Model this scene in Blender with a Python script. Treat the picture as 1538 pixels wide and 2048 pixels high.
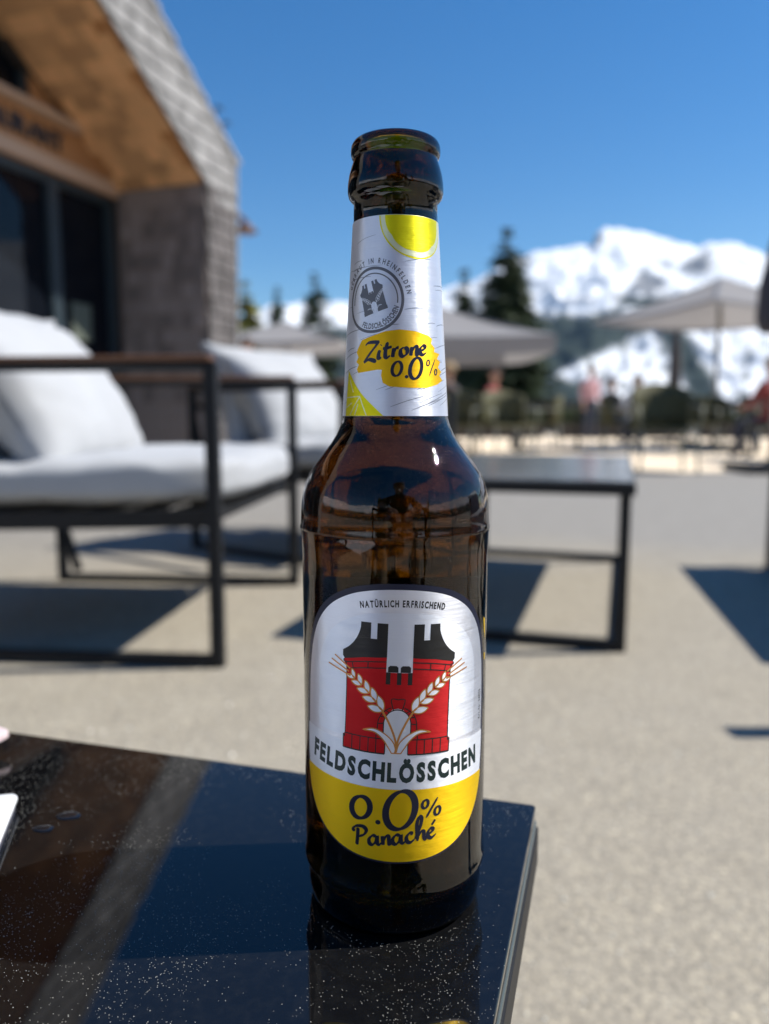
import bpy, bmesh, math, random
from math import sin, cos, pi, radians as R_, sqrt, atan2, exp
from mathutils import Vector, Matrix, noise as mnoise
from mathutils.geometry import tessellate_polygon

random.seed(7)
sc = bpy.context.scene
col = sc.collection
for o in list(bpy.data.objects):
    bpy.data.objects.remove(o)

# ------------------------------------------------------------------ camera
PITCH = math.atan(192 / 1539)
cam_d = bpy.data.cameras.new('camera')
cam = bpy.data.objects.new('camera', cam_d)
col.objects.link(cam)
cam.location = (0, 0, 0.58)
cam.rotation_euler = (pi / 2 - PITCH, 0, 0)
cam_d.sensor_fit = 'VERTICAL'
cam_d.sensor_height = 36.0
cam_d.lens = 36.0 * 1539 / 2048
cam_d.clip_start = 0.01
cam_d.clip_end = 20000
cam_d.dof.use_dof = True
cam_d.dof.focus_distance = 0.226
cam_d.dof.aperture_fstop = (cam_d.lens / 1000) / 0.0036
cam_d.dof.aperture_blades = 0
sc.camera = cam

# ------------------------------------------------------------------ sky and sun
SUN_V = Vector((0.335, 0.024, 0.42)).normalized()
SUN_EL = math.asin(SUN_V.z)
SUN_AZ = atan2(SUN_V.x, SUN_V.y)          # clockwise from +Y
w = bpy.data.worlds.new('World')
sc.world = w
w.use_nodes = True
nt = w.node_tree
nt.nodes.clear()
sky = nt.nodes.new('ShaderNodeTexSky')
sky.sky_type = 'NISHITA'
sky.sun_disc = False
sky.sun_elevation = SUN_EL
sky.sun_rotation = SUN_AZ
sky.altitude = 1500
sky.air_density = 1.25
sky.dust_density = 0.15
sky.ozone_density = 3.2
bg = nt.nodes.new('ShaderNodeBackground')
bg.inputs['Strength'].default_value = 0.095
wo = nt.nodes.new('ShaderNodeOutputWorld')
hs = nt.nodes.new('ShaderNodeHueSaturation'); hs.inputs['Saturation'].default_value = 1.36; hs.inputs['Hue'].default_value = 0.503
nt.links.new(sky.outputs[0], hs.inputs['Color'])
nt.links.new(hs.outputs[0], bg.inputs[0])
nt.links.new(bg.outputs[0], wo.inputs[0])

sun_d = bpy.data.lights.new('sun', 'SUN')
sun_d.energy = 5.0
sun_d.angle = R_(0.53)
sun_d.color = (1.0, 0.95, 0.87)
sun = bpy.data.objects.new('sun', sun_d)
col.objects.link(sun)
sun.rotation_euler = SUN_V.to_track_quat('Z', 'Y').to_euler()

vs = sc.view_settings
vs.view_transform = 'Standard'
vs.look = 'None'
vs.gamma = 1
vs.use_curve_mapping = False
vs.exposure = 0.48
try:
    sc.cycles.use_denoising = True
    sc.cycles.denoiser = 'OPENIMAGEDENOISE'
    sc.cycles.denoising_prefilter = 'ACCURATE'
except Exception:
    pass
sc.cycles.max_bounces = 18
sc.cycles.transmission_bounces = 16
sc.cycles.glossy_bounces = 6
sc.cycles.diffuse_bounces = 3
sc.cycles.transparent_max_bounces = 12
sc.cycles.volume_bounces = 0
sc.cycles.caustics_refractive = False
sc.cycles.caustics_reflective = False
sc.cycles.sample_clamp_indirect = 6

# ------------------------------------------------------------------ helpers
def tag(o, label=None, cat=None, group=None, kind=None):
    if label: o['label'] = label
    if cat: o['category'] = cat
    if group: o['group'] = group
    if kind: o['kind'] = kind
    return o

def empty(name, loc=(0, 0, 0), rz=0.0, parent=None):
    o = bpy.data.objects.new(name, None)
    col.objects.link(o)
    o.empty_display_size = 0.1
    o.location = loc
    o.rotation_euler = (0, 0, rz)
    if parent: o.parent = parent
    return o

def kids(o):
    return [c for c in bpy.data.objects if c.parent == o]

def copy_tree(o, parent=None):
    c = o.copy()
    col.objects.link(c)
    c.parent = parent
    for ch in kids(o):
        copy_tree(ch, c)
    return c

class MB:
    def __init__(s):
        s.v = []; s.f = []; s.sm = []
    def add(s, vs_, fs_, smooth=False):
        b = len(s.v)
        s.v += [tuple(v) for v in vs_]
        s.f += [tuple(i + b for i in f) for f in fs_]
        s.sm += [smooth] * len(fs_)
    def box(s, lo, hi, M=None, bev=0.0):
        x0, y0, z0 = lo; x1, y1, z1 = hi
        vs_ = [Vector(p) for p in ((x0,y0,z0),(x1,y0,z0),(x1,y1,z0),(x0,y1,z0),(x0,y0,z1),(x1,y0,z1),(x1,y1,z1),(x0,y1,z1))]
        if M: vs_ = [M @ v for v in vs_]
        s.add(vs_, [(0,3,2,1),(4,5,6,7),(0,1,5,4),(1,2,6,5),(2,3,7,6),(3,0,4,7)])
    def bar(s, a, b, w_, h_=None, up=(0, 0, 1)):
        h_ = h_ or w_
        a = Vector(a); b = Vector(b); d = (b - a)
        L = d.length; d.normalize()
        upv = Vector(up)
        if abs(d.dot(upv)) > 0.95: upv = Vector((1, 0, 0))
        x = d.cross(upv).normalized(); y = x.cross(d)
        M = Matrix(((x.x, d.x, y.x, a.x), (x.y, d.y, y.y, a.y), (x.z, d.z, y.z, a.z), (0, 0, 0, 1)))
        s.box((-w_ / 2, 0, -h_ / 2), (w_ / 2, L, h_ / 2), M)
    def tube(s, pts, rad, n=8, cap=True):
        pts = [Vector(p) for p in pts]
        rs = rad if isinstance(rad, (list, tuple)) else [rad] * len(pts)
        vs_ = []; fs_ = []
        for i, p in enumerate(pts):
            d = (pts[min(i + 1, len(pts) - 1)] - pts[max(i - 1, 0)]).normalized()
            up = Vector((0, 0, 1)) if abs(d.z) < 0.9 else Vector((1, 0, 0))
            x = d.cross(up).normalized(); y = x.cross(d)
            for k in range(n):
                a = 2 * pi * k / n
                vs_.append(p + (x * cos(a) + y * sin(a)) * rs[i])
        for i in range(len(pts) - 1):
            for k in range(n):
                fs_.append((i*n+k, i*n+(k+1) % n, (i+1)*n+(k+1) % n, (i+1)*n+k))
        if cap:
            fs_.append(tuple(range(n - 1, -1, -1)))
            fs_.append(tuple((len(pts)-1)*n + k for k in range(n)))
        s.add(vs_, fs_, True)
    def lathe(s, prof, n=48, c=(0, 0, 0), smooth=True, closed=False):
        vs_ = []; fs_ = []
        for r, z in prof:
            for k in range(n):
                a = 2 * pi * k / n
                vs_.append((c[0] + r*cos(a), c[1] + r*sin(a), c[2] + z))
        m = len(prof)
        for i in range(m if closed else m - 1):
            j = (i + 1) % m
            for k in range(n):
                fs_.append((i*n+k, i*n+(k+1) % n, j*n+(k+1) % n, j*n+k))
        s.add(vs_, fs_, smooth)
    def prism(s, poly, y0, y1, M=None):
        """polygon in x,z extruded along y"""
        n = len(poly)
        vs_ = [Vector((p[0], y0, p[1])) for p in poly] + [Vector((p[0], y1, p[1])) for p in poly]
        if M: vs_ = [M @ v for v in vs_]
        tris = tessellate_polygon([[Vector((p[0], p[1], 0)) for p in poly]])
        fs_ = [tuple(t) for t in tris] + [tuple(i + n for i in reversed(t)) for t in tris]
        fs_ += [(i, i + n, (i + 1) % n + n, (i + 1) % n) for i in range(n)]
        s.add(vs_, fs_)
    def build(s, name, mat, parent=None, kind=None, bevel=0, recalc=True):
        me = bpy.data.meshes.new(name)
        me.from_pydata(s.v, [], s.f)
        me.polygons.foreach_set('use_smooth', s.sm)
        if recalc or bevel:
            bm = bmesh.new(); bm.from_mesh(me)
            if recalc: bmesh.ops.recalc_face_normals(bm, faces=bm.faces)
            bm.to_mesh(me); bm.free()
        me.materials.append(mat)
        me.update()
        o = bpy.data.objects.new(name, me)
        col.objects.link(o)
        if parent: o.parent = parent
        if kind: o['kind'] = kind
        if bevel:
            m = o.modifiers.new('bevel', 'BEVEL'); m.width = bevel; m.segments = 3; m.limit_method = 'ANGLE'
            m.harden_normals = False
        return o

def smoothstep(a, b, x):
    t = max(0.0, min(1.0, (x - a) / (b - a))); return t * t * (3 - 2 * t)

# ------------------------------------------------------------------ materials
class NT:
    def __init__(s, name):
        s.m = bpy.data.materials.new(name); s.m.use_nodes = True
        s.t = s.m.node_tree; s.p = s.t.nodes['Principled BSDF']; s.out = s.t.nodes['Material Output']
    def n(s, typ, **kw):
        nd = s.t.nodes.new(typ)
        for k, v in kw.items():
            if k.startswith('i_'): nd.inputs[k[2:].replace('_', ' ')].default_value = v
            else: setattr(nd, k, v)
        return nd
    def l(s, a, b): s.t.links.new(a, b)
    def coords(s, kind='Object', scale=(1, 1, 1), rot=(0, 0, 0)):
        tc = s.n('ShaderNodeTexCoord'); mp = s.n('ShaderNodeMapping')
        mp.inputs['Scale'].default_value = scale; mp.inputs['Rotation'].default_value = rot
        s.l(tc.outputs[kind], mp.inputs['Vector']); return mp.outputs[0]
    def noise(s, vec, scale, detail=4, rough=0.55):
        nd = s.n('ShaderNodeTexNoise'); nd.inputs['Scale'].default_value = scale
        nd.inputs['Detail'].default_value = detail; nd.inputs['Roughness'].default_value = rough
        if vec is not None: s.l(vec, nd.inputs['Vector'])
        return nd.outputs['Fac']
    def ramp(s, fac, stops):
        r = s.n('ShaderNodeValToRGB'); cr = r.color_ramp
        while len(cr.elements) < len(stops): cr.elements.new(0.5)
        for e, (p, c) in zip(cr.elements, stops):
            e.position = p; e.color = (c[0], c[1], c[2], 1) if not isinstance(c, (int, float)) else (c, c, c, 1)
        s.l(fac, r.inputs[0]); return r.outputs[0]
    def mix(s, fac, a, b, mode='MIX'):
        m = s.n('ShaderNodeMix', data_type='RGBA', blend_type=mode)
        if isinstance(fac, (int, float)): m.inputs[0].default_value = fac
        else: s.l(fac, m.inputs[0])
        for i, x in ((6, a), (7, b)):
            if isinstance(x, (tuple, list)): m.inputs[i].default_value = (*x[:3], 1)
            else: s.l(x, m.inputs[i])
        return m.outputs[2]
    def bump(s, h, strength=0.3, dist=0.01):
        b = s.n('ShaderNodeBump'); b.inputs['Strength'].default_value = strength; b.inputs['Distance'].default_value = dist
        s.l(h, b.inputs['Height']); s.l(b.outputs[0], s.p.inputs['Normal']); return b
    def objrand(s):
        return s.n('ShaderNodeObjectInfo').outputs['Random']

def simple(name, c, rough=0.5, metal=0.0, var=0.12, vscale=20, spec=0.5, bump=0.0, bscale=200):
    g = NT(name); v = g.coords()
    f = g.noise(v, vscale)
    lo = tuple(x * (1 - var) for x in c); hi = tuple(min(1, x * (1 + var)) for x in c)
    g.l(g.ramp(f, [(0.3, lo), (0.7, hi)]), g.p.inputs['Base Color'])
    g.p.inputs['Roughness'].default_value = rough; g.p.inputs['Metallic'].default_value = metal
    g.p.inputs['Specular IOR Level'].default_value = spec
    if bump: g.bump(g.noise(v, bscale), bump, 0.002)
    return g.m

def mat_asphalt():
    g = NT('asphalt'); v = g.coords('Object')
    big = g.noise(v, 0.55, 5, 0.6)
    mid = g.noise(v, 9, 6, 0.7)
    fine = g.noise(v, 130, 5, 0.75)
    vo = g.n('ShaderNodeTexVoronoi'); vo.inputs['Scale'].default_value = 190; g.l(v, vo.inputs['Vector'])
    base = g.ramp(mid, [(0.25, (0.31, 0.275, 0.212)), (0.75, (0.40, 0.358, 0.278))])
    base = g.mix(g.ramp(big, [(0.4, 0), (0.65, 0.5)]), base, (0.335, 0.31, 0.27))
    spec = g.ramp(vo.outputs['Color'], [(0.0, (0.62, 0.62, 0.62)), (0.6, (1.0, 1.0, 1.0)), (0.93, (1.35, 1.33, 1.25)), (1.0, (2.3, 2.2, 2.0))])
    colr = g.mix(1.0, base, spec, 'MULTIPLY')
    colr = g.mix(g.ramp(fine, [(0.35, 0.5), (0.6, 0.0)]), colr, (0.13, 0.12, 0.105))
    # older, greyer asphalt further out on the terrace
    sx = g.n('ShaderNodeSeparateXYZ'); g.l(v, sx.inputs[0])
    ad = g.n('ShaderNodeMath', operation='ADD'); g.l(sx.outputs['Y'], ad.inputs[0])
    mu = g.n('ShaderNodeMath', operation='MULTIPLY'); g.l(g.noise(v, 0.9, 4), mu.inputs[0]); mu.inputs[1].default_value = 1.6
    g.l(mu.outputs[0], ad.inputs[1])
    mr = g.n('ShaderNodeMapRange'); mr.inputs[1].default_value = 3.4; mr.inputs[2].default_value = 4.6
    g.l(ad.outputs[0], mr.inputs[0])
    colr = g.mix(mr.outputs[0], colr, g.ramp(mid, [(0.3, (0.215, 0.202, 0.180)), (0.75, (0.27, 0.254, 0.226))]))
    g.l(colr, g.p.inputs['Base Color'])
    g.p.inputs['Roughness'].default_value = 0.85
    g.bump(vo.outputs['Distance'], 0.45, 0.003)
    return g.m

def mat_wood(name, c0, c1, rough=0.6, scale=(3, 30, 30), rnd=0.25, spec=0.3):
    g = NT(name); v = g.coords('Object', scale)
    f = g.noise(v, 4, 6, 0.65)
    c = g.ramp(f, [(0.25, c0), (0.75, c1)])
    r = g.objrand()
    rr = g.ramp(r, [(0.0, (1 - rnd,) * 3), (1.0, (1 + rnd,) * 3)])
    c = g.mix(1.0, c, rr, 'MULTIPLY')
    g.l(c, g.p.inputs['Base Color']); g.p.inputs['Roughness'].default_value = rough
    g.p.inputs['Specular IOR Level'].default_value = spec
    g.bump(f, 0.3, 0.004)
    return g.m

def mat_fabric(name, c, rough=0.95, sheen=0.3, weave=900):
    g = NT(name); v = g.coords('Object')
    f = g.noise(v, 5, 5, 0.6)
    lo = tuple(x * 0.9 for x in c)
    g.l(g.ramp(f, [(0.3, lo), (0.7, c)]), g.p.inputs['Base Color'])
    g.p.inputs['Roughness'].default_value = rough
    g.p.inputs['Sheen Weight'].default_value = sheen
    g.p.inputs['Specular IOR Level'].default_value = 0.2
    g.bump(g.noise(v, weave, 2), 0.15, 0.001)
    return g.m

M = {}
M['asphalt'] = mat_asphalt()
def mk_sand():
    g = NT('sand'); v = g.coords('Object')
    f = g.noise(v, 1.2, 6, 0.6); f2 = g.noise(v, 60, 4, 0.7)
    c = g.ramp(f, [(0.3, (0.80, 0.64, 0.45)), (0.7, (0.92, 0.78, 0.58))])
    g.l(g.mix(g.ramp(f2, [(0.3, 0.35), (0.6, 0.0)]), c, (0.3, 0.25, 0.19)), g.p.inputs['Base Color'])
    g.p.inputs['Roughness'].default_value = 0.95; g.bump(f2, 0.6, 0.01); return g.m
M['sand'] = mk_sand()
M['grit'] = simple('pale_grit', (0.82, 0.8, 0.7), 0.25, 0, 0.3, 40)
M['black_metal'] = simple('black_powder_coat', (0.008, 0.009, 0.011), 0.5, 0, 0.2, 60, 0.3, 0.1, 900)
M['teak'] = mat_wood('teak', (0.10, 0.045, 0.022), (0.19, 0.09, 0.045), 0.5, (4, 40, 40), 0.1)
M['cushion'] = mat_fabric('pale_grey_fabric', (0.43, 0.44, 0.45))
M['cushion2'] = mat_fabric('pale_grey_fabric_pillow', (0.44, 0.45, 0.46))
M['parasol'] = mat_fabric('grey_parasol_cloth', (0.27, 0.268, 0.275), 0.9, 0.1, 500)
def _translucent(m, k):
    t = m.node_tree; p = t.nodes['Principled BSDF']; out = t.nodes['Material Output']
    tr = t.nodes.new('ShaderNodeBsdfTranslucent'); tr.inputs[0].default_value = (0.5, 0.49, 0.5, 1); mx = t.nodes.new('ShaderNodeMixShader'); mx.inputs[0].default_value = k
    t.links.new(p.outputs[0], mx.inputs[1]); t.links.new(tr.outputs[0], mx.inputs[2]); t.links.new(mx.outputs[0], out.inputs['Surface'])
_translucent(M['parasol'], 0.22)
M['parasol_dark'] = mat_fabric('dark_grey_parasol_cloth', (0.075, 0.072, 0.085), 0.9, 0.2, 500)
M['pole'] = simple('grey_pole', (0.25, 0.25, 0.25), 0.4, 0.3, 0.1)
M['olive'] = simple('olive_weave', (0.085, 0.082, 0.04), 0.7, 0, 0.25, 60, 0.3, 0.4, 150)
M['olive_grey'] = simple('grey_green_frame', (0.14, 0.15, 0.12), 0.5, 0, 0.2, 30)
M['dark_wood'] = simple('dark_stained_wood', (0.045, 0.038, 0.032), 0.7, 0, 0.3, 20)
M['shingle_grey'] = mat_wood('weathered_shingle', (0.21, 0.205, 0.20), (0.40, 0.39, 0.375), 0.85, (30, 30, 3), 0.28)
M['shingle_low'] = mat_wood('darker_shingle', (0.085, 0.078, 0.075), (0.17, 0.155, 0.15), 0.85, (30, 30, 3), 0.28)  # darker tone for the vertical leg of the band
M['shingle_brown'] = mat_wood('brown_shingle', (0.20, 0.165, 0.145), (0.36, 0.295, 0.26), 0.85, (30, 30, 3), 0.30)
M['shingle_warm'] = mat_wood('larch_soffit_shingle', (0.54, 0.27, 0.12), (0.86, 0.50, 0.25), 0.7, (30, 3, 30), 0.32)
M['larch'] = mat_wood('larch_board', (0.38, 0.17, 0.065), (0.62, 0.31, 0.13), 0.6, (3, 30, 30), 0.12)
M['larch_pale'] = mat_wood('pale_larch_board', (0.5, 0.33, 0.22), (0.62, 0.43, 0.30), 0.6, (3, 30, 30), 0.1)
M['under'] = simple('dark_underlay', (0.05, 0.04, 0.035), 0.9)
M['letter'] = simple('dark_sign_paint', (0.035, 0.035, 0.045), 0.5)
M['frame'] = simple('anthracite_frame', (0.03, 0.045, 0.055), 0.4)
M['room'] = simple('dark_interior', (0.02, 0.018, 0.018), 0.8)

def glass_pane():
    g = NT('window_glass')
    g.p.inputs['Base Color'].default_value = (0.006, 0.008, 0.012, 1); g.p.inputs['IOR'].default_value = 1.28
    g.p.inputs['Roughness'].default_value = 0.03
    v = g.coords('Object'); g.bump(g.noise(v, 1.2, 2), 0.03, 0.02)
    return g.m
M['pane'] = glass_pane()

def table_glass():
    g = NT('black_table_glass'); v = g.coords('Object')
    sm = g.noise(v, 14, 5, 0.65)            # greasy film and dried smears
    dd = g.noise(v, 260, 3, 0.6)
    dust = g.mix(1.0, g.ramp(sm, [(0.35, 0.35), (0.7, 1.0)]), g.ramp(dd, [(0.45, 0.25), (0.75, 1.0)]), 'MULTIPLY')
    g.l(g.mix(dust, (0.0035, 0.0037, 0.0045), (0.012, 0.0118, 0.0112)), g.p.inputs['Base Color'])
    g.l(g.ramp(sm, [(0.4, 0.012), (0.75, 0.05)]), g.p.inputs['Roughness'])
    g.p.inputs['IOR'].default_value = 1.52
    return g.m
M['table_glass'] = table_glass()
M['stone_top'] = simple('polished_grey_top', (0.13, 0.14, 0.145), 0.16, 0, 0.5, 9, 0.9)
M['dust'] = simple('dust_grain', (0.55, 0.53, 0.46), 0.5, 0, 0.1)
M['water'] = simple('clear_film', (0.008, 0.009, 0.012), 0.09)

def amber():
    g = NT('amber_glass')
    for n_ in list(g.t.nodes):
        if n_ != g.out: g.t.nodes.remove(n_)
    gl = g.n('ShaderNodeBsdfGlass'); gl.inputs['IOR'].default_value = 1.5
    gl.inputs['Color'].default_value = (1, 1, 1, 1)
    v = g.coords('Object')
    g.l(g.ramp(g.noise(v, 38, 5, 0.7), [(0.55, 0.0), (0.8, 0.10)]), gl.inputs['Roughness'])
    bp = g.n('ShaderNodeBump'); bp.inputs['Strength'].default_value = 0.12; bp.inputs['Distance'].default_value = 0.002
    st = g.coords('Object', (90, 90, 14)); g.l(g.noise(st, 1.0, 3, 0.6), bp.inputs['Height']); g.l(bp.outputs[0], gl.inputs['Normal'])
    ab = g.n('ShaderNodeVolumeAbsorption'); ab.inputs['Color'].default_value = (0.934, 0.906, 0.3, 1); ab.inputs['Density'].default_value = 5600
    g.l(gl.outputs[0], g.out.inputs['Surface']); g.l(ab.outputs[0], g.out.inputs['Volume'])
    return g.m
M['amber'] = amber()
def beer():
    g = NT('golden_drink')
    for n_ in list(g.t.nodes):
        if n_ != g.out: g.t.nodes.remove(n_)
    gl = g.n('ShaderNodeBsdfGlass'); gl.inputs['IOR'].default_value = 1.33
    ab = g.n('ShaderNodeVolumeAbsorption'); ab.inputs['Color'].default_value = (0.96, 0.925, 0.30, 1); ab.inputs['Density'].default_value = 170
    g.l(gl.outputs[0], g.out.inputs['Surface']); g.l(ab.outputs[0], g.out.inputs['Volume'])
    return g.m
M['beer'] = beer()

def ink(name, c, metal=0.75, rough=0.38, brush=0.35):
    """printed foil: brushed lines run round the bottle"""
    g = NT(name); v = g.coords('Object', (60, 60, 4200))
    f = g.noise(v, 1.0, 3, 0.6)
    lo = tuple(x * (1 - 0.12 * brush) for x in c)
    g.l(g.ramp(f, [(0.35, lo), (0.65, c)]), g.p.inputs['Base Color'])
    g.p.inputs['Metallic'].default_value = metal
    g.l(g.ramp(f, [(0.3, rough - 0.08), (0.7, rough + 0.08)]), g.p.inputs['Roughness'])
    if brush:
        bp = g.bump(f, brush, 0.0002)
        wv = g.n('ShaderNodeBump'); wv.inputs['Strength'].default_value = 0.5; wv.inputs['Distance'].default_value = 0.0007
        g.l(g.noise(g.coords('Object', (1, 1, 1.6)), 85, 3, 0.5), wv.inputs['Height']); g.l(wv.outputs[0], bp.inputs['Normal'])
        tg = g.n('ShaderNodeTangent', direction_type='RADIAL', axis='Z'); g.l(tg.outputs[0], g.p.inputs['Tangent'])
        g.p.inputs['Anisotropic'].default_value = 0.8; g.p.inputs['Anisotropic Rotation'].default_value = 0.25
    return g.m
M['foil'] = ink('brushed_foil', (0.85, 0.86, 0.91), 0.85, 0.43, 0.28)
M['foil_inner'] = ink('satin_foil', (0.87, 0.90, 0.96), 0.78, 0.48, 0.22)
M['foil_neck'] = ink('neck_foil', (0.82, 0.84, 0.90), 0.62, 0.42, 0.28)
M['p_white'] = ink('white_print', (0.93, 0.95, 0.99), 0.6, 0.5, 0.1)
M['p_navy'] = ink('navy_print', (0.010, 0.014, 0.040), 0.2, 0.35, 0)
M['p_black'] = ink('black_print', (0.012, 0.012, 0.012), 0.2, 0.35, 0.1)
M['p_green'] = ink('dark_green_print', (0.010, 0.030, 0.030), 0.2, 0.35, 0)
M['p_red'] = ink('red_print', (0.62, 0.007, 0.010), 0.5, 0.5, 0.2)
M['p_yellow'] = ink('yellow_print', (1.0, 0.64, 0.004), 0.65, 0.5, 0.2)
M['p_orange'] = ink('golden_yellow_print', (1.0, 0.58, 0.004), 0.65, 0.5, 0.2)
M['p_lemon'] = ink('lemon_print', (0.92, 0.82, 0.005), 0.65, 0.45, 0.3)
M['p_pith'] = ink('pale_lemon_print', (0.88, 0.88, 0.55), 0.6, 0.42, 0.2)
M['p_copper'] = ink('copper_print', (0.60, 0.27, 0.07), 0.7, 0.35, 0.1)
M['p_grey'] = ink('grey_print', (0.16, 0.16, 0.17), 0.5, 0.4, 0.1)
M['p_line'] = ink('pale_grey_print', (0.34, 0.35, 0.38), 0.6, 0.4, 0)
M['paper'] = simple('white_card', (0.82, 0.83, 0.84), 0.5)
M['paper_pink'] = simple('pinkish_card', (0.75, 0.6, 0.6), 0.5)
M['red_ink'] = simple('red_ink', (0.75, 0.05, 0.02), 0.4)

def vcol_mat(name, rough=0.9, scale=0.02, amt=0.25):
    g = NT(name); at = g.n('ShaderNodeVertexColor'); at.layer_name = 'albedo'
    v = g.coords('Object'); f = g.noise(v, scale, 8, 0.65)
    mm = g.ramp(f, [(0.3, (1 - amt,) * 3), (0.7, (1.0,) * 3)])
    g.l(g.mix(1.0, at.outputs[0], mm, 'MULTIPLY'), g.p.inputs['Base Color'])
    g.p.inputs['Roughness'].default_value = rough; g.p.inputs['Specular IOR Level'].default_value = 0.15
    return g.m
M['mountain'] = vcol_mat('mountain_snow_rock', 0.9, 0.02, 0.1)
M['needles'] = simple('spruce_needles', (0.042, 0.062, 0.026), 0.7, 0, 0.5, 1.5, 0.3)
M['needles2'] = simple('larch_needles', (0.32, 0.31, 0.08), 0.7, 0, 0.4, 1.5, 0.3)
M['bark'] = simple('bark', (0.09, 0.07, 0.055), 0.9, 0, 0.3, 8)

# ------------------------------------------------------------------ ground
def sheet(name, x0, x1, y0, y1, z, mat, nx=1, ny=1, parent=None, kind='structure'):
    b = MB(); vs_ = []; fs_ = []
    for j in range(ny + 1):
        for i in range(nx + 1):
            vs_.append((x0 + (x1 - x0) * i / nx, y0 + (y1 - y0) * j / ny, z))
    for j in range(ny):
        for i in range(nx):
            a = j * (nx + 1) + i
            fs_.append((a, a + 1, a + nx + 2, a + nx + 1))
    b.add(vs_, fs_)
    return b.build(name, mat, parent, kind, recalc=False)

sheet('ground', -70, 70, -60, 28, 0.0, M['asphalt'])
sheet('snowfield', -2600, 2600, -3200, 1700, -80.0, simple('old_snow', (0.7, 0.72, 0.75), 0.9, 0, 0.2, 0.01))
# gravel strip with a wavering front edge
b = MB(); vs_ = []; N_ = 60
for i in range(N_ + 1):
    x = -12 + 42 * i / N_
    vs_ += [(x, 8.0 + 0.18 * mnoise.noise((x * 0.7, 3.1, 0)) + 0.05 * mnoise.noise((x * 4, 1, 0)), 0.004), (x, 23.5, 0.004)]
b.add(vs_, [(2*i, 2*i+2, 2*i+3, 2*i+1) for i in range(N_)])
b.build('gravel_path', M['sand'], None, 'structure', recalc=False)

# loose grit lying on the asphalt (blurred bright discs in the picture)
b = MB(); rng = random.Random(3)
def pebble(b, x, y, z, r, rng):
    vs_ = []
    for d in ((1,0,0),(-1,0,0),(0,1,0),(0,-1,0),(0,0,1),(0,0,-0.4)):
        k = r * rng.uniform(0.7, 1.2)
        vs_.append((x + d[0]*k, y + d[1]*k, z + d[2]*k*0.8))
    b.add(vs_, [(0,2,4),(2,1,4),(1,3,4),(3,0,4),(2,0,5),(1,2,5),(3,1,5),(0,3,5)])
for i in range(9000):
    y = 0.3 + 3.6 * rng.random() ** 1.4
    x = rng.uniform(-0.65, 0.65) * (y + 0.3) * 1.1
    pebble(b, x, y, 0.0005, rng.choice((0.0007, 0.0009, 0.0011, 0.0016)) if rng.random() > 0.035 else rng.uniform(.002, .0034), rng)
tag(b.build('grit', M['grit'], None, 'stuff', recalc=False), 'pale loose grit scattered over the asphalt', 'grit')

# ------------------------------------------------------------------ mountains (real distances)
SKY = [(-1.2,.10),(-0.7,.13),(-0.35,.115),(-.19,.121),(-.1515,.1371),(-.107,.142),(-.0564,.1427),(0.02,.148),(.1142,.1691),(.1704,.1996),(.2079,.2069),(.2392,.2112),(.2600,.2135),(.2655,.2263),(.2749,.2324),(.2948,.2336),(.3264,.2281),(.3645,.216),(.393,.2112),(.4085,.2148),(.4335,.2166),(.459,.21),(.4836,.1978),(.56,.185),(.7,.2),(1.2,.15)]
def lerp_tab(tab, x):
    if x <= tab[0][0]: return tab[0][1]
    for (a, va), (b_, vb) in zip(tab, tab[1:]):
        if x <= b_: return va + (vb - va) * (x - a) / (b_ - a)
    return tab[-1][1]
def fbm(x, y, z, o=5):
    s_, a = 0, 1
    for i in range(o):
        s_ += a * (1 - abs(mnoise.noise((x, y, z))) * 2); x *= 2.03; y *= 2.03; z += 7; a *= 0.5
    return s_ / 1.9
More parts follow.
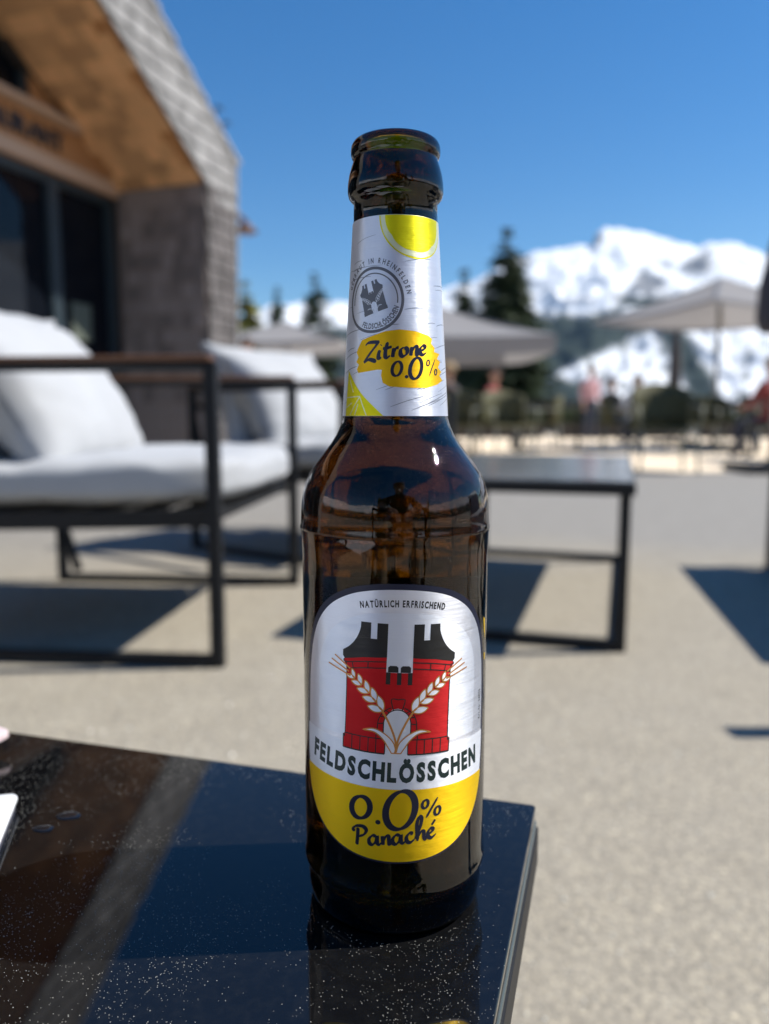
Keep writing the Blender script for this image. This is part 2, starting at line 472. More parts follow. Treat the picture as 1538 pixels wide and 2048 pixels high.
def mountain():
    nb, nd = 460, 170
    verts = []; cols = []
    for j in range(nd + 1):
        t = j / nd
        for i in range(nb + 1):
            bb = -1.25 + 2.5 * i / nb
            # denser sampling inside the view
            bb = bb * 0.45 + 0.55 * bb * abs(bb) * 0.8 + 0.0
            Y = 1500 + 2300 * t
            top0 = sum(lerp_tab(SKY, bb + d_) for d_ in (-.08, -.05, -.02, .02, .05, .08)) / 6
            top = lerp_tab(SKY, bb) + 0.0035 * mnoise.noise((bb * 60, 0, 0)) + 0.002 * mnoise.noise((bb * 160, 0, 3))
            top = top0 + (top - top0) * t ** 5
            e = -0.05 + (top + 0.05) * (t ** 0.85)
            X = bb * Y
            relief = fbm(X * 0.0022, Y * 0.0022, 0.0) * 0.6 + 0.42 * fbm(X * 0.007 + 5, Y * 0.004, 4.0)
            env = sin(pi * min(1, t)) ** 0.7
            h = e * Y + (relief - 0.55) * 235 * env
            verts.append((X, Y, h + 0.58))
            el = h / Y
            n1 = mnoise.noise((bb * 22, el * 30, 1.0)); n2 = mnoise.noise((bb * 70, el * 90, 5.0)); n3 = mnoise.noise((bb * 160, el * 200, 9.0))
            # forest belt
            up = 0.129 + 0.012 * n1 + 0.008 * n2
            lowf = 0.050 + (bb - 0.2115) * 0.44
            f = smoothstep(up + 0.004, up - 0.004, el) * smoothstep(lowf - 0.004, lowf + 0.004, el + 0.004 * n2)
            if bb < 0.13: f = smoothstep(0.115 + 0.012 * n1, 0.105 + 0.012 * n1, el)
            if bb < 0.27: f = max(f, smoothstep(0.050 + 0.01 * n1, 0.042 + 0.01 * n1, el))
            # gully on the right slope, its shade painted in with the forest colour
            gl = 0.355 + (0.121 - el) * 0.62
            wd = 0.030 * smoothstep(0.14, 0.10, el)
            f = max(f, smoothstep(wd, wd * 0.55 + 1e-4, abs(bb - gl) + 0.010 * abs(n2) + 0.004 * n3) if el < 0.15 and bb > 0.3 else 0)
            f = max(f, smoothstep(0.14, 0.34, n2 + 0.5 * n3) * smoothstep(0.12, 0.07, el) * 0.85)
            # bare rock, plus blue shadow patches on the snow painted as rock
            rk = 0
            for cx, ce, sx, se, am in ((0.332, 0.165, .026, .018, 1.0), (0.395, 0.190, .022, .016, 1.0), (0.352, 0.150, .02, .012, .8), (0.266, 0.221, .012, .0045, 1.4), (0.21, 0.155, .03, .008, .55), (0.36, 0.19, .02, .012, .6), (0.45, 0.16, .02, .012, .6), (0.30, 0.150, .03, .008, .7), (0.225, 0.175, .02, .006, .5), (0.24, 0.145, .03, .006, .6), (0.42, 0.165, .012, .02, .7)):
                q = ((bb - cx) / sx) ** 2 + ((el - ce) / se) ** 2
                rk = max(rk, am * exp(-q))
            rk = 0.85 * smoothstep(0.38, 0.68, rk + 0.42 * n2 + 0.38 * n3)
            rk = max(rk, smoothstep(0.42, 0.60, n3 + 0.6 * n2) * 0.5)
            snow = (0.86, 0.88, 0.90); rock_and_shadow = (0.10, 0.105, 0.12); fo = (0.022, 0.034, 0.028)
            c = [snow[k] * (1 - rk) + rock_and_shadow[k] * rk for k in range(3)]
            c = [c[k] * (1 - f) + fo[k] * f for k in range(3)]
            cols.append((*c, 1))
    faces = []
    for j in range(nd):
        for i in range(nb):
            a = j * (nb + 1) + i
            faces.append((a, a + 1, a + nb + 2, a + nb + 1))
    # back side falling away
    base = len(verts); off = nd * (nb + 1)
    for i in range(nb + 1):
        x, y, z = verts[off + i]
        verts.append((x * 1.15, y * 1.15, -300)); cols.append((0.5, 0.5, 0.5, 1))
    for i in range(nb):
        faces.append((off + i, off + i + 1, base + i + 1, base + i))
    me = bpy.data.meshes.new('mountain'); me.from_pydata(verts, [], faces)
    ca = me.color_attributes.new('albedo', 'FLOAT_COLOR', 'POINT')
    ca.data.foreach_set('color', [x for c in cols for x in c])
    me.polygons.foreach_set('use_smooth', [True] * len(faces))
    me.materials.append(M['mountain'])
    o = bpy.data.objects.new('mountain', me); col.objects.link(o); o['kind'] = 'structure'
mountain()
def unseen_back_range():  # unseen snow range added to brighten the bottle label and its reflections
    n = 220; rows = 14; vs_ = []; cols = []; fs_ = []
    for j in range(rows + 1):
        t = j / rows
        for i in range(n + 1):
            a = R_(30 - 240 * i / n)       # sweeps behind the camera from right to left
            d = 1600 + 1500 * t
            top = 0.20 + 0.07 * mnoise.noise((a * 2.2, 0, 7)) + 0.02 * mnoise.noise((a * 9, 0, 7))
            h = (-0.05 + (top + 0.05) * t ** 0.8) * d + fbm(cos(a) * d * .0022, sin(a) * d * .0022, 2) * 120 * sin(pi * t)
            vs_.append((cos(a) * d, sin(a) * d, h)); f = smoothstep(.10, .07, h / d + .02 * mnoise.noise((a * 20, t * 9, 0)))
            cols += [.86 * (1 - f) + .03 * f, .88 * (1 - f) + .04 * f, .90 * (1 - f) + .03 * f, 1]
    for j in range(rows):
        for i in range(n):
            k = j * (n + 1) + i; fs_.append((k, k + 1, k + n + 2, k + n + 1))
    me = bpy.data.meshes.new('unseen_mountain_range'); me.from_pydata(vs_, [], fs_)
    ca = me.color_attributes.new('albedo', 'FLOAT_COLOR', 'POINT'); ca.data.foreach_set('color', cols)
    me.polygons.foreach_set('use_smooth', [True] * len(fs_)); me.materials.append(M['mountain'])
    o = bpy.data.objects.new('unseen_mountain_range', me); col.objects.link(o); o['kind'] = 'structure'
unseen_back_range()

# valley terrain that drops from the terrace edge to the foot of the mountains
def terrain():
    b = MB(); vs_ = []; fs_ = []; n = 80; rows = [27.9, 32, 40, 55, 80, 130, 220, 400, 700, 1100, 1600]
    for j, Y in enumerate(rows):
        drop = 0.02 + 75 * smoothstep(28, 900, Y) + 2.5 * smoothstep(28, 60, Y)
        for i in range(n + 1):
            bb = -1.3 + 2.6 * i / n
            X = bb * (Y + 60)
            vs_.append((X, Y, -drop + (mnoise.noise((X * 0.02, Y * 0.02, 0)) * min(8, (Y - 27.9) * 0.06))))
    for j in range(len(rows) - 1):
        for i in range(n):
            a = j * (n + 1) + i
            fs_.append((a, a + 1, a + n + 2, a + n + 1))
    b.add(vs_, fs_, True)
    g = NT('meadow_with_snow'); v = g.coords('Object'); f = g.noise(v, 0.05, 6, 0.6)
    g.l(g.ramp(f, [(0.42, (0.10, 0.10, 0.05)), (0.52, (0.75, 0.77, 0.8))]), g.p.inputs['Base Color'])
    g.p.inputs['Roughness'].default_value = 0.95
    b.build('hillside', g.m, None, 'structure', recalc=False)
terrain()

# ------------------------------------------------------------------ trees
def spruce(name, x, y, z0, H, label, rad=None, dens=1.0, mat='needles', seed=1, lean=0.0, group=None, bare=0.12, thick=1.5):
    rg = random.Random(seed); rad = rad or H * 0.17
    root = empty(name, (x, y, z0)); tag(root, label, 'tree', group)
    t = MB(); t.tube([(lean*H*(k/8)**2, 0, H*k/8) for k in range(9)], [max(0.02, H*0.014*(1-k/8.3)) for k in range(9)], 8)
    t.build('trunk', M['bark'], root)
    c = MB(); nw = int(H * 4.2)
    for i in range(nw):
        q = bare + (1 - bare) * (i + rg.random()) / nw
        zz = q * H; L0 = rad * (1 - q) ** 0.85 + 0.06 * rad
        cx = lean * H * q * q
        nbch = max(3, int((10 if q < 0.7 else 6) * dens))
        for k in range(nbch):
            if rg.random() > 0.93 * min(1, dens + 0.25): continue
            a = rg.uniform(0, 2 * pi); L = L0 * rg.uniform(0.6, 1.15); droop = rg.uniform(0.12, 0.42)
            ns = max(3, int(L / (0.16 if H < 14 else 0.24)))
            px = None
            for s_ in range(ns):
                u = (s_ + 0.5) / ns
                bx_ = cx + cos(a) * L * u; by_ = sin(a) * L * u
                bz = zz - droop * L * u * u + 0.06 * L * u
                sz = thick * (0.30 * (1 - 0.55 * u) + 0.05) * (0.55 + 0.06 * H) * rg.uniform(0.5, 1.1) * (0.45 if q > 0.9 else 1)
                for rep in range(2):
                    aa = a + rg.uniform(-1.1, 1.1); tilt = rg.uniform(-0.9, 0.15)
                    d = Vector((cos(aa) * cos(tilt), sin(aa) * cos(tilt), sin(tilt))) * sz * 1.3
                    sd = Vector((-sin(aa), cos(aa), rg.uniform(-0.6, 0.6))) * sz * 0.28
                    p = Vector((bx_, by_, bz))
                    c.add([p - sd, p + sd, p + d * 0.7 + sd * 0.6, p + d, p + d * 0.6 - sd * 0.7], [(0, 1, 2, 3, 4)])
    c.build('crown', M[mat], root, recalc=False)
    return root
G_TR = 'conifers beyond the terrace'
spruce('spruce_tree', 6.15, 40, -2.6, 12.6, 'tallest dark spruce right of the bottle neck', 3.8, 1.25, seed=4, group=G_TR)
spruce('spruce_tree', 4.55, 45, -2.8, 11.7, 'narrower dark spruce close beside the bottle neck', 2.3, 1.2, seed=9, group=G_TR)
spruce('spruce_tree', -3.94, 45, -2.8, 11.5, 'thin dark spruce with bare lower branches left of the bottle', 2.8, 0.85, seed=12, group=G_TR)
spruce('spruce_tree', -8.15, 60, -3.4, 13.7, 'small slender spruce far off near the shingled wall', 1.5, 1.1, seed=15, group=G_TR)
spruce('larch_tree', -3.7, 20.5, -0.02, 4.1, 'yellow green larch beside the shingled wall corner', 0.75, 1.6, 'needles2', seed=20, lean=0.02)
spruce('spruce_tree', 7.4, 43, -2.8, 11.6, 'broad spruce merging with the right flank of the tallest spruce', 2.6, 1.15, seed=41, group=G_TR)
spruce('spruce_tree', 5.35, 42, -2.8, 10.0, 'broad spruce between the tallest and the narrow spruce', 2.2, 1.15, seed=47, group=G_TR)
for i, (x, y, h, lb) in enumerate([(8.9, 52, 7.6, 'low spruce behind the parasols, left of the snowy gully'), (11.2, 60, 7.4, 'low spruce behind the parasols under the dark slope'),
                                   (2.2, 50, 8.5, 'spruce hidden partly by the bottle and the grey parasol'), (9.9, 66, 8.2, 'short spruce below the wooded belt')]):
    spruce('spruce_tree', x, y, -3.2, h, lb, 1.5, 0.9, seed=30 + i, group=G_TR)

# ------------------------------------------------------------------ restaurant building (local x along the facade, y into the house)
A18 = R_(18)
house = empty('restaurant_building', (-1.68, 7.5, 0), pi / 2 - A18)
tag(house, 'shingle clad gabled restaurant with larch soffit and dark glazed front', 'building')
EZ, SL, RX, DP = 2.755, 0.62, -3.3, 8.0
def inz(x): return EZ + SL * (-x if x > RX else (x - 2 * RX))
b = MB()
inner = [(0, 0), (0, EZ), (RX, inz(RX)), (2*RX, EZ), (2*RX, 0)]
outer = [(0.47, 0), (0.585, 3.10), (RX, 3.10 + SL * (0.6 - RX)), (2*RX - 0.585, 3.10), (2*RX - 0.47, 0)]
for k in range(4):
    b.prism([inner[k], inner[k+1], outer[k+1], outer[k]], 0.0, DP)
b.build('shell', M['under'], house)
# back plane: beam, ledge, panels, glazing
YB = 0.96
def lb(name, lo, hi, mat, par=house, bev=0):
    q = MB(); q.box(lo, hi); return q.build(name, mat, par, bevel=bev)
beam = lb('beam', (-6.59, YB, 2.675), (-0.002, YB + .25, 3.08), M['larch'])
lb('sill_board', (-6.59, YB - 0.02, 2.675), (-0.003, YB - 0.002, 2.80), M['larch_pale'], beam)
lb('ledge', (-6.59, YB - 0.10, 3.085), (-0.27, YB + .2, 3.14), M['larch_pale'])
# wood panel above ledge between window and soffit
b = MB(); b.prism([(-1.06, 3.142), (-0.003, 3.142), (-0.003, inz(-0.003) - 0.003) if inz(-0.003) > 3.142 else (-0.62, 3.143), (-1.06, inz(-1.06) - 0.003)], YB + .03, YB + .2)
b.build('gable_panel', M['larch'], house)
b = MB(); b.prism([(-5.5, 3.142), (-1.06, 3.142), (-1.06, inz(-1.06) - 0.003), (RX, inz(RX) - 0.003), (-5.5, inz(-5.5) - 0.003)], YB + .12, YB + .14)
wn = b.build('gable_window', M['pane'], house)
lb('window_frame', (-1.13, YB + .06, 3.142), (-1.062, YB + .11, inz(-1.06) - 0.01), M['frame'], wn)
for x in (-2.2, -3.4, -4.6): lb('mullion', (x - .03, YB + .06, 3.142), (x + .03, YB + .11, inz(x) - 0.05), M['frame'], wn)
# glazed doors
for k, (xa, xb) in enumerate(((-0.80, -0.06), (-1.72, -0.86), (-2.64, -1.78), (-3.56, -2.70), (-4.48, -3.62), (-5.40, -4.54), (-6.40, -5.46))):
    d = lb('glass_door', (xa, YB + .10, 0.06), (xb, YB + .12, 2.62), M['pane'])
    f = MB()
    f.box((xa - .03, YB + .05, 0.02), (xa + .035, YB + .15, 2.67)); f.box((xb - .035, YB + .05, 0.02), (xb + .03, YB + .15, 2.67))
    f.box((xa + .036, YB + .05, 2.59), (xb - .036, YB + .15, 2.67)); f.box((xa + .036, YB + .05, 0.02), (xb - .036, YB + .15, 0.12))
    f.build('door_frame', M['frame'], d)
    if k == 0:
        p = lb('notice', (-0.62, YB + .085, 1.28), (-0.36, YB + .098, 1.62), simple('faded_notice', (0.12, 0.14, 0.11), 0.6), d)
lb('back_wall', (-6.59, YB + .16, 0.0), (0, YB + .4, 2.66), M['room'])
# sign lettering
def text_mesh(s_, size, ext=0.0, bold=0.0, sx=1.0, res=3):
    cu = bpy.data.curves.new('t', 'FONT'); cu.body = s_; cu.size = size; cu.extrude = ext; cu.offset = bold; cu.resolution_u = res
    o = bpy.data.objects.new('t', cu); col.objects.link(o)
    bpy.context.view_layer.update()
    me = bpy.data.meshes.new_from_object(o.evaluated_get(bpy.context.evaluated_depsgraph_get()))
    bpy.data.objects.remove(o); bpy.data.curves.remove(cu)
    for v in me.vertices: v.co.x *= sx
    xs = [v.co.x for v in me.vertices] or [0]
    return me, min(xs), max(xs)
word = 'RESTAURANT'; step = 0.142
for i, ch in enumerate(word):
    me, xa, xb = text_mesh(ch, 0.215, 0.008, 0.006, 0.95)
    wd_ = xb - xa; x_c = -0.735 - (len(word) - 1 - i + 0.5) * step
    for v in me.vertices:
        x, y, z = v.co
        v.co = (x - xa - wd_ / 2 + x_c, YB - 0.012 - z, 2.865 + y)
    me.materials.append(M['letter'])
    o = bpy.data.objects.new('sign_letter', me); col.objects.link(o); o.parent = beam

# shingles. one shared mesh per kind; individual pieces where they show, the rest joined
def shingle_mesh(name, wdt, hgt, th, mat):
    q = MB(); q.add([(-wdt/2,0,0),(wdt/2,0,0),(wdt/2,-th,0),(-wdt/2,-th,0),(-wdt/2,0,hgt),(wdt/2,0,hgt),(wdt/2,-th*.25,hgt),(-wdt/2,-th*.25,hgt)],
                   [(0,1,2,3),(4,7,6,5),(3,2,6,7),(0,4,5,1),(1,5,6,2),(0,3,7,4)])
    me = bpy.data.meshes.new(name); me.from_pydata(q.v, [], q.f); me.materials.append(mat); return me
S_COUNT = [0]
def lay(part, me, origin, ux, uz, un, nu, nv, su, sv, limit, mat, clip, rg, cuts=()):
    """courses of shingles on the plane origin+ux*a+uz*b, normal un"""
    ux, uz, un = Vector(ux), Vector(uz), Vector(un)
    loose = MB(); n = 0
    for j in range(nv):
        a = (rg.random() - 0.5) * su
        while a < nu * su:
            wdt = su * rg.uniform(0.72, 1.28); ac = a + wdt / 2; a += wdt + 0.004
            ins = clip(ac, j * sv, wdt)
            if not ins: continue
            sc_ = (wdt - 0.005) / su
            hz = sv * 1.16
            o_ = Vector(origin) + ux * ac + uz * (j * sv + rg.uniform(-.004, .004)) + un * rg.uniform(0.0, 0.004)
            Mx = Matrix(((ux.x*sc_, -un.x, uz.x, o_.x), (ux.y*sc_, -un.y, uz.y, o_.y), (ux.z*sc_, -un.z, uz.z, o_.z), (0, 0, 0, 1)))
            if ins == 2 and n < limit:
                o = bpy.data.objects.new('shingle', me); col.objects.link(o); o.parent = part; o.matrix_local = Mx; n += 1
            else:
                loose.add([Mx @ v.co for v in me.vertices], [tuple(p.vertices) for p in me.polygons])
    if loose.v:
        lo_ = loose.build('shingle_field', mat, part, 'stuff')
        if cuts:
            bm = bmesh.new(); bm.from_mesh(lo_.data)
            for co, no in cuts:
                bmesh.ops.bisect_plane(bm, geom=bm.verts[:] + bm.edges[:] + bm.faces[:], plane_co=co, plane_no=no, clear_outer=True)
                bmesh.ops.holes_fill(bm, edges=[e_ for e_ in bm.edges if e_.is_boundary], sides=6)
            bm.to_mesh(lo_.data); bm.free()
    return n
rg = random.Random(11)
SV = 0.142
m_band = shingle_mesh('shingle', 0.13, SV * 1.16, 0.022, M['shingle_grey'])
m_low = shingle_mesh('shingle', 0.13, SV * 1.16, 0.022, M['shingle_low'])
m_soff = shingle_mesh('shingle', 0.15, SV * 1.16, 0.016, M['shingle_warm'])
m_wall = shingle_mesh('shingle', 0.12, SV * 1.16, 0.016, M['shingle_brown'])
# front band, vertical leg and rake (normal = local -y)
band = MB(); band.box((0.02, -0.004, 0), (0.45, -0.001, 0.05)); band = band.build('band_footing', M['under'], house)
def clip_v(ac, bz, wd_):
    xo = 0.47 + 0.115 * (bz / 3.1) + 0.03
    if 0.0 <= ac - wd_ / 2 and ac + wd_ / 2 <= xo - .01: return 2 if bz > 0.9 else 1
    return 1 if ac + wd_ / 2 > 0 and ac - wd_ / 2 < xo else 0
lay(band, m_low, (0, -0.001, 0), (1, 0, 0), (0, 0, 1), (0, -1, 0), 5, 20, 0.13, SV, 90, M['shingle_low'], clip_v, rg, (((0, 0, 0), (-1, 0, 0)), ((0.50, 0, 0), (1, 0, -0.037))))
def clip_r(ac, bz, wd_):
    x = RX + ac; z = EZ - 0.15 + bz
    lo, hi = inz(x) + 0.01, 3.10 + SL * (0.6 - x) - 0.005
    h2 = wd_ / 2 * SL
    if x > 0.62: return 0
    if z >= lo + h2 and z + SV * 1.16 <= hi - h2 and x < 0.5: return 2 if x > -1.9 else 1
    return 1 if z + SV * 1.16 > lo - h2 and z < hi + h2 else 0
lay(band, m_band, (RX, -0.001, EZ - 0.15), (1, 0, 0), (0, 0, 1), (0, -1, 0), 36, 26, 0.13, SV, 110, M['shingle_grey'], clip_r, rg, (((0, 0, EZ), (-SL, 0, -1)), ((0.6, 0, 3.115), (SL, 0, 1)), ((0, 0, 2.84), (0, 0, -1)) if False else ((0.50, 0, 0), (1, 0, -0.037))))
# mirrored left rake as plain boards
b = MB(); b.prism([(RX, inz(RX)), (2*RX, EZ), (2*RX, 0), (2*RX - .5, 0), (2*RX - .585, 3.1), (RX, 3.10 + SL * (0.6 - RX))], -0.02, -0.002)
b.build('left_rake', M['shingle_grey'], house)
# inner side wall of the porch (local x=0, normal -x)
wallp = MB(); wallp.box((-0.006, 0.01, 0), (-0.001, YB, EZ - 0.01)); wallp = wallp.build('porch_side', M['shingle_brown'], house)
lay(wallp, m_wall, (-0.006, 0.02, 0), (0, 1, 0), (0, 0, 1), (-1, 0, 0), 8, 19, 0.12, SV, 90, M['shingle_brown'],
    lambda ac, bz, wd_: (2 if bz > 0.7 else 1) if 0 <= ac - wd_ / 2 + .02 and ac + wd_ / 2 <= YB - .02 else 0, rg)
# soffit (slope underside) normal down-left
nl = sqrt(1 + SL * SL); us = Vector((-1 / nl, 0, SL / nl)); un = Vector((-SL / nl, 0, -1 / nl))
soff = MB(); soff.add([Vector((0, 0.01, EZ)) + un * .002, Vector((0, YB, EZ)) + un * .002, Vector((RX, YB, inz(RX))) + un * .002, Vector((RX, 0.01, inz(RX))) + un * .002], [(0, 1, 2, 3)])
soff = soff.build('soffit', M['larch'], house, recalc=False)
lay(soff, m_soff, Vector((0, 0.02, EZ)) + un * .006, (0, 1, 0), us, un, 7, 32, 0.14, SV, 100, M['shingle_warm'],
    lambda ac, bz, wd_: (2 if bz < 2.2 else 1) if 0 <= ac - wd_ / 2 + .02 and ac + wd_ / 2 <= YB - .0 else 0, rg)
# roof covering and outer wall: joined courses, visible as the ragged silhouette
ro = MB(); nr = Vector((SL / nl, 0, 1 / nl)); dr = Vector((-1 / nl, 0, SL / nl)); n_c = 36
for j in range(n_c):
    p0 = Vector((0.64, 0, 3.10 - 0.02)) + dr * (j * SV)
    for k in range(30):
        y0 = k * 0.27 - 0.03 + rg.uniform(-.01, .01)
        a_ = p0 + nr * 0.035; c_ = p0 + dr * (SV * 1.2) + nr * 0.012
        ro.add([(a_.x, y0, a_.z), (a_.x, y0 + .262, a_.z), (c_.x, y0 + .262, c_.z), (c_.x, y0, c_.z),
                (a_.x - nr.x*.03, y0, a_.z - nr.z*.03), (a_.x - nr.x*.03, y0 + .262, a_.z - nr.z*.03), (c_.x - nr.x*.03, y0 + .262, c_.z - nr.z*.03), (c_.x - nr.x*.03, y0, c_.z - nr.z*.03)],
               [(0,1,2,3),(4,7,6,5),(0,4,5,1),(1,5,6,2),(2,6,7,3),(3,7,4,0)])
for j in range(22):
    z = j * SV; xo = 0.47 + 0.115 * z / 3.1
    for k in range(30):
        y0 = k * 0.27 - 0.03
        ro.box((xo - .005, y0, z), (xo + .012 + rg.uniform(0, .008), y0 + .262, z + SV * 1.02))
ro.build('roof', M['shingle_grey'], house, 'stuff')
# gutter end and a small eave lamp silhouetted at the corner
b = MB(); b.tube([(0.62, 0.06, 2.66), (0.92, 0.06, 2.60), (0.99, 0.06, 2.54)], 0.025, 8); b.lathe([(0.0, 2.60), (0.05, 2.58), (0.13, 2.50), (0.125, 2.49), (0.0, 2.50)], 20, (0.90, 0.06, 0)); b.build('eave_lamp', simple('rusty_metal', (0.10, 0.05, 0.04), 0.6), house)
b = MB()
for (x, z) in ((0.44, 3.34), (0.30, 3.43)): b.tube([(x, 0.04, z - .06), (x + .02, 0.04, z + .10), (x + .14, 0.04, z + .12)], 0.014, 6)
b.build('snow_guard', M['black_metal'], house)

# ------------------------------------------------------------------ soft cushions
def cushion(name, sx, sy, sz, mat, parent, M4, seed=0, puff=0.5, n=18, wr=0.006, pinch=0.0, droop=0.0):
    """box cushion centred on origin, rounded edges, wrinkles"""
    bm = bmesh.new(); bmesh.ops.create_cube(bm, size=2)
    bmesh.ops.subdivide_edges(bm, edges=bm.edges[:], cuts=n, use_grid_fill=True)
    for v in bm.verts:
        x, y, z = v.co
        # inflate
        ex = (1 - abs(x) ** 4); ey = (1 - abs(y) ** 4)
        if pinch:
            thick = (max(0.0, 1 - abs(x) ** 2.6) * max(0.0, 1 - abs(y) ** 2.6)) ** 0.55
            z = z * (0.10 + 0.90 * thick)
            k = 1 - pinch * (1 - thick) * 0.10
            cn = min(abs(x), abs(y)) ** 3
            x *= 1 - 0.10 * (1 - cn) * (abs(x) ** 6); y *= 1 - 0.10 * (1 - cn) * (abs(y) ** 6)
        else:
            rr = 0.16
            q = Vector((x, y, z)); m = 4.5
            s_ = (abs(x) ** m + abs(y) ** m + abs(z) ** m) ** (1 / m)
            q2 = q / s_
            x, y, z = [a * 0.35 + c_ * 0.65 for a, c_ in zip((x, y, z), (q2.x, q2.y, q2.z))]
            z *= 0.85 + 0.22 * puff * (1 - x * x) * (1 - y * y)
        w_ = mnoise.noise((x * 2.2 + seed, y * 2.2, z + seed * 3)) * 1.6 + mnoise.noise((x * 6 + seed, y * 5, seed)) * .6
        cr = -abs(mnoise.noise((x * 3 + seed * 2, y * 3.3 - seed, 0.5))) * 1.5
        z += (w_ + cr) * wr / (sz / 2) * (1 if z > 0 else 0.4)
        v.co = (x * sx / 2, y * sy / 2, z * sz / 2 - droop * (y ** 2) * 0.5)
    me = bpy.data.meshes.new(name); bm.to_mesh(me); bm.free()
    me.transform(M4); me.polygons.foreach_set('use_smooth', [True] * len(me.polygons))
    me.materials.append(mat)
    o = bpy.data.objects.new(name, me); col.objects.link(o); o.parent = parent
    return o
T = Matrix.Translation
def Rx(a): return Matrix.Rotation(a, 4, 'X')
def Ry(a): return Matrix.Rotation(a, 4, 'Y')
def Rz(a): return Matrix.Rotation(a, 4, 'Z')

# ------------------------------------------------------------------ lounge armchair: local +x is forward, y across, origin = foot of the near front post
def armchair(name, loc, rz, label, group, wd_=0.875, seed=1, far_first=False):
    t = empty(name, loc, rz); tag(t, label, 'armchair', group)
    D_ = 0.86; HT = 0.70; w2 = 0.030
    for y in (0.0, wd_):
        f = MB()
        f.box((-w2, y - w2/2, 0.0), (0, y + w2/2, HT)); f.box((-D_, y - w2/2, 0.0), (-D_ + w2, y + w2/2, HT))
        f.box((-D_ + w2, y - w2/2, 0.001), (-w2, y + w2/2, 0.027)); f.box((-D_ + w2, y - w2/2, HT - 0.020), (-w2, y + w2/2, HT - .001))
        s_ = f.build('side_frame', M['black_metal'], t, bevel=0.003)
        a_ = MB(); a_.box((-D_ - .004, y - 0.026, HT + .001), (-0.01, y + 0.026, HT + 0.013)); a_.build('armrest', M['teak'], t, bevel=0.004)
    f = MB()
    for y in (0.03, wd_ - 0.03): f.bar((-D_ + 0.04, y, 0.325), (-0.03, y, 0.345), 0.022, 0.042)
    f.bar((-0.05, 0.02, 0.345), (-0.05, wd_ - 0.02, 0.345), 0.03, 0.03); f.bar((-D_ + 0.05, 0.02, 0.325), (-D_ + 0.05, wd_ - 0.02, 0.325), 0.03, 0.03)
    f.build('seat_frame', M['black_metal'], t)
    for k in range(7):
        q = MB(); x = -0.12 - k * 0.105; q.box((x - .03, .04, .345), (x + .03, wd_ - .04, .357)); q.build('slat', M['black_metal'], t)
    for y in (0.06, wd_ - 0.06):
        q = MB(); q.bar((-D_ + 0.10, y, 0.05), (-D_ - 0.06, y, 0.62), 0.022, 0.022); q.build('back_support', M['black_metal'], t)
    q = MB(); q.bar((-D_ - 0.055, 0.06, 0.62), (-D_ - 0.055, wd_ - 0.06, 0.62), 0.022); q.build('back_rail', M['black_metal'], t)
    cushion('seat_cushion', 0.82, wd_ - 0.05, 0.135, M['cushion'], t, T((-0.395, wd_ / 2, 0.425)) @ Ry(R_(-1.5)), seed, 0.6, 24, 0.009)
    # large loose back cushion leaning over the rear rail
    cushion('back_cushion', 0.52, wd_ - 0.08, 0.22, M['cushion2'], t,
            T((-0.76, wd_ / 2 + .02, 0.65)) @ Ry(R_(-108)), seed + 3, 0.9, 26, 0.020, 0.6)
    cushion('pillow', 0.50, wd_ * 0.80, 0.24, M['cushion2'], t,
            T((-0.605, wd_ * 0.46, 0.635)) @ Rz(R_(4)) @ Ry(R_(-124)), seed + 7, 0.9, 26, 0.017, 0.6)
    return t
G_CH = 'black framed lounge armchairs'
armchair('armchair', (-0.372, 1.737, 0), R_(-5.0), 'black framed armchair with pale grey cushions, nearest on the left', G_CH, seed=1)
armchair('armchair', (-0.14, 2.88, 0), R_(-35.0), 'armchair with pale cushions behind the nearest one, beside the shingled wall', G_CH, 0.80, seed=5)
armchair('armchair', (1.19, 1.40, 0), R_(180), 'armchair just outside the frame on the right, its post shadow on the asphalt', G_CH, seed=8)

# ------------------------------------------------------------------ coffee tables
def coffee_table(name, loc, rz, W, L, Hh, label, group, top_mat, glass=False):
    """local: x across, y along, origin at near right corner on the ground, extends to -x and +y"""
    t = empty(name, loc, rz); tag(t, label, 'table', group)
    b_ = 0.026
    for y in (0.012, L - 0.012 - b_):
        f = MB()
        f.box((-W + .01, y, 0), (-W + .01 + b_, y + b_, Hh - .035)); f.box((-.01 - b_, y, 0), (-.01, y + b_, Hh - .035))
        f.box((-W + .01 + b_, y, 0.001), (-.01 - b_, y + b_, b_ + .001))
        f.build('leg_frame', M['black_metal'], t, bevel=0.002)
    f = MB(); f.box((-W, 0, Hh - .035), (0, L, Hh - .0065)); f.build('apron', M['black_metal'], t, bevel=0.002)
    f = MB(); f.box((-W + .004, .004, Hh - .006), (-.004, L - .004, Hh)); f.build('tabletop', top_mat, t, bevel=0.0015)
    for x in (-.01 - b_, -W + .01):
        f = MB(); f.box((x, .012 + b_, 0.001), (x + b_, L - .012 - b_, b_ + .001)); f.build('floor_rail', M['black_metal'], t)
    return t
G_T = 'black metal coffee tables'
coffee_table('coffee_table', (0.600, 1.825, 0), R_(-17), 0.60, 1.29, 0.425, 'low black table with reflective grey top right of the bottle', G_T, M['stone_top'])
coffee_table('coffee_table', (1.83, 1.65, 0), R_(-12), 0.62, 1.215, 0.425, 'low black table cut by the right edge, casting a broad shadow', G_T, M['stone_top'])

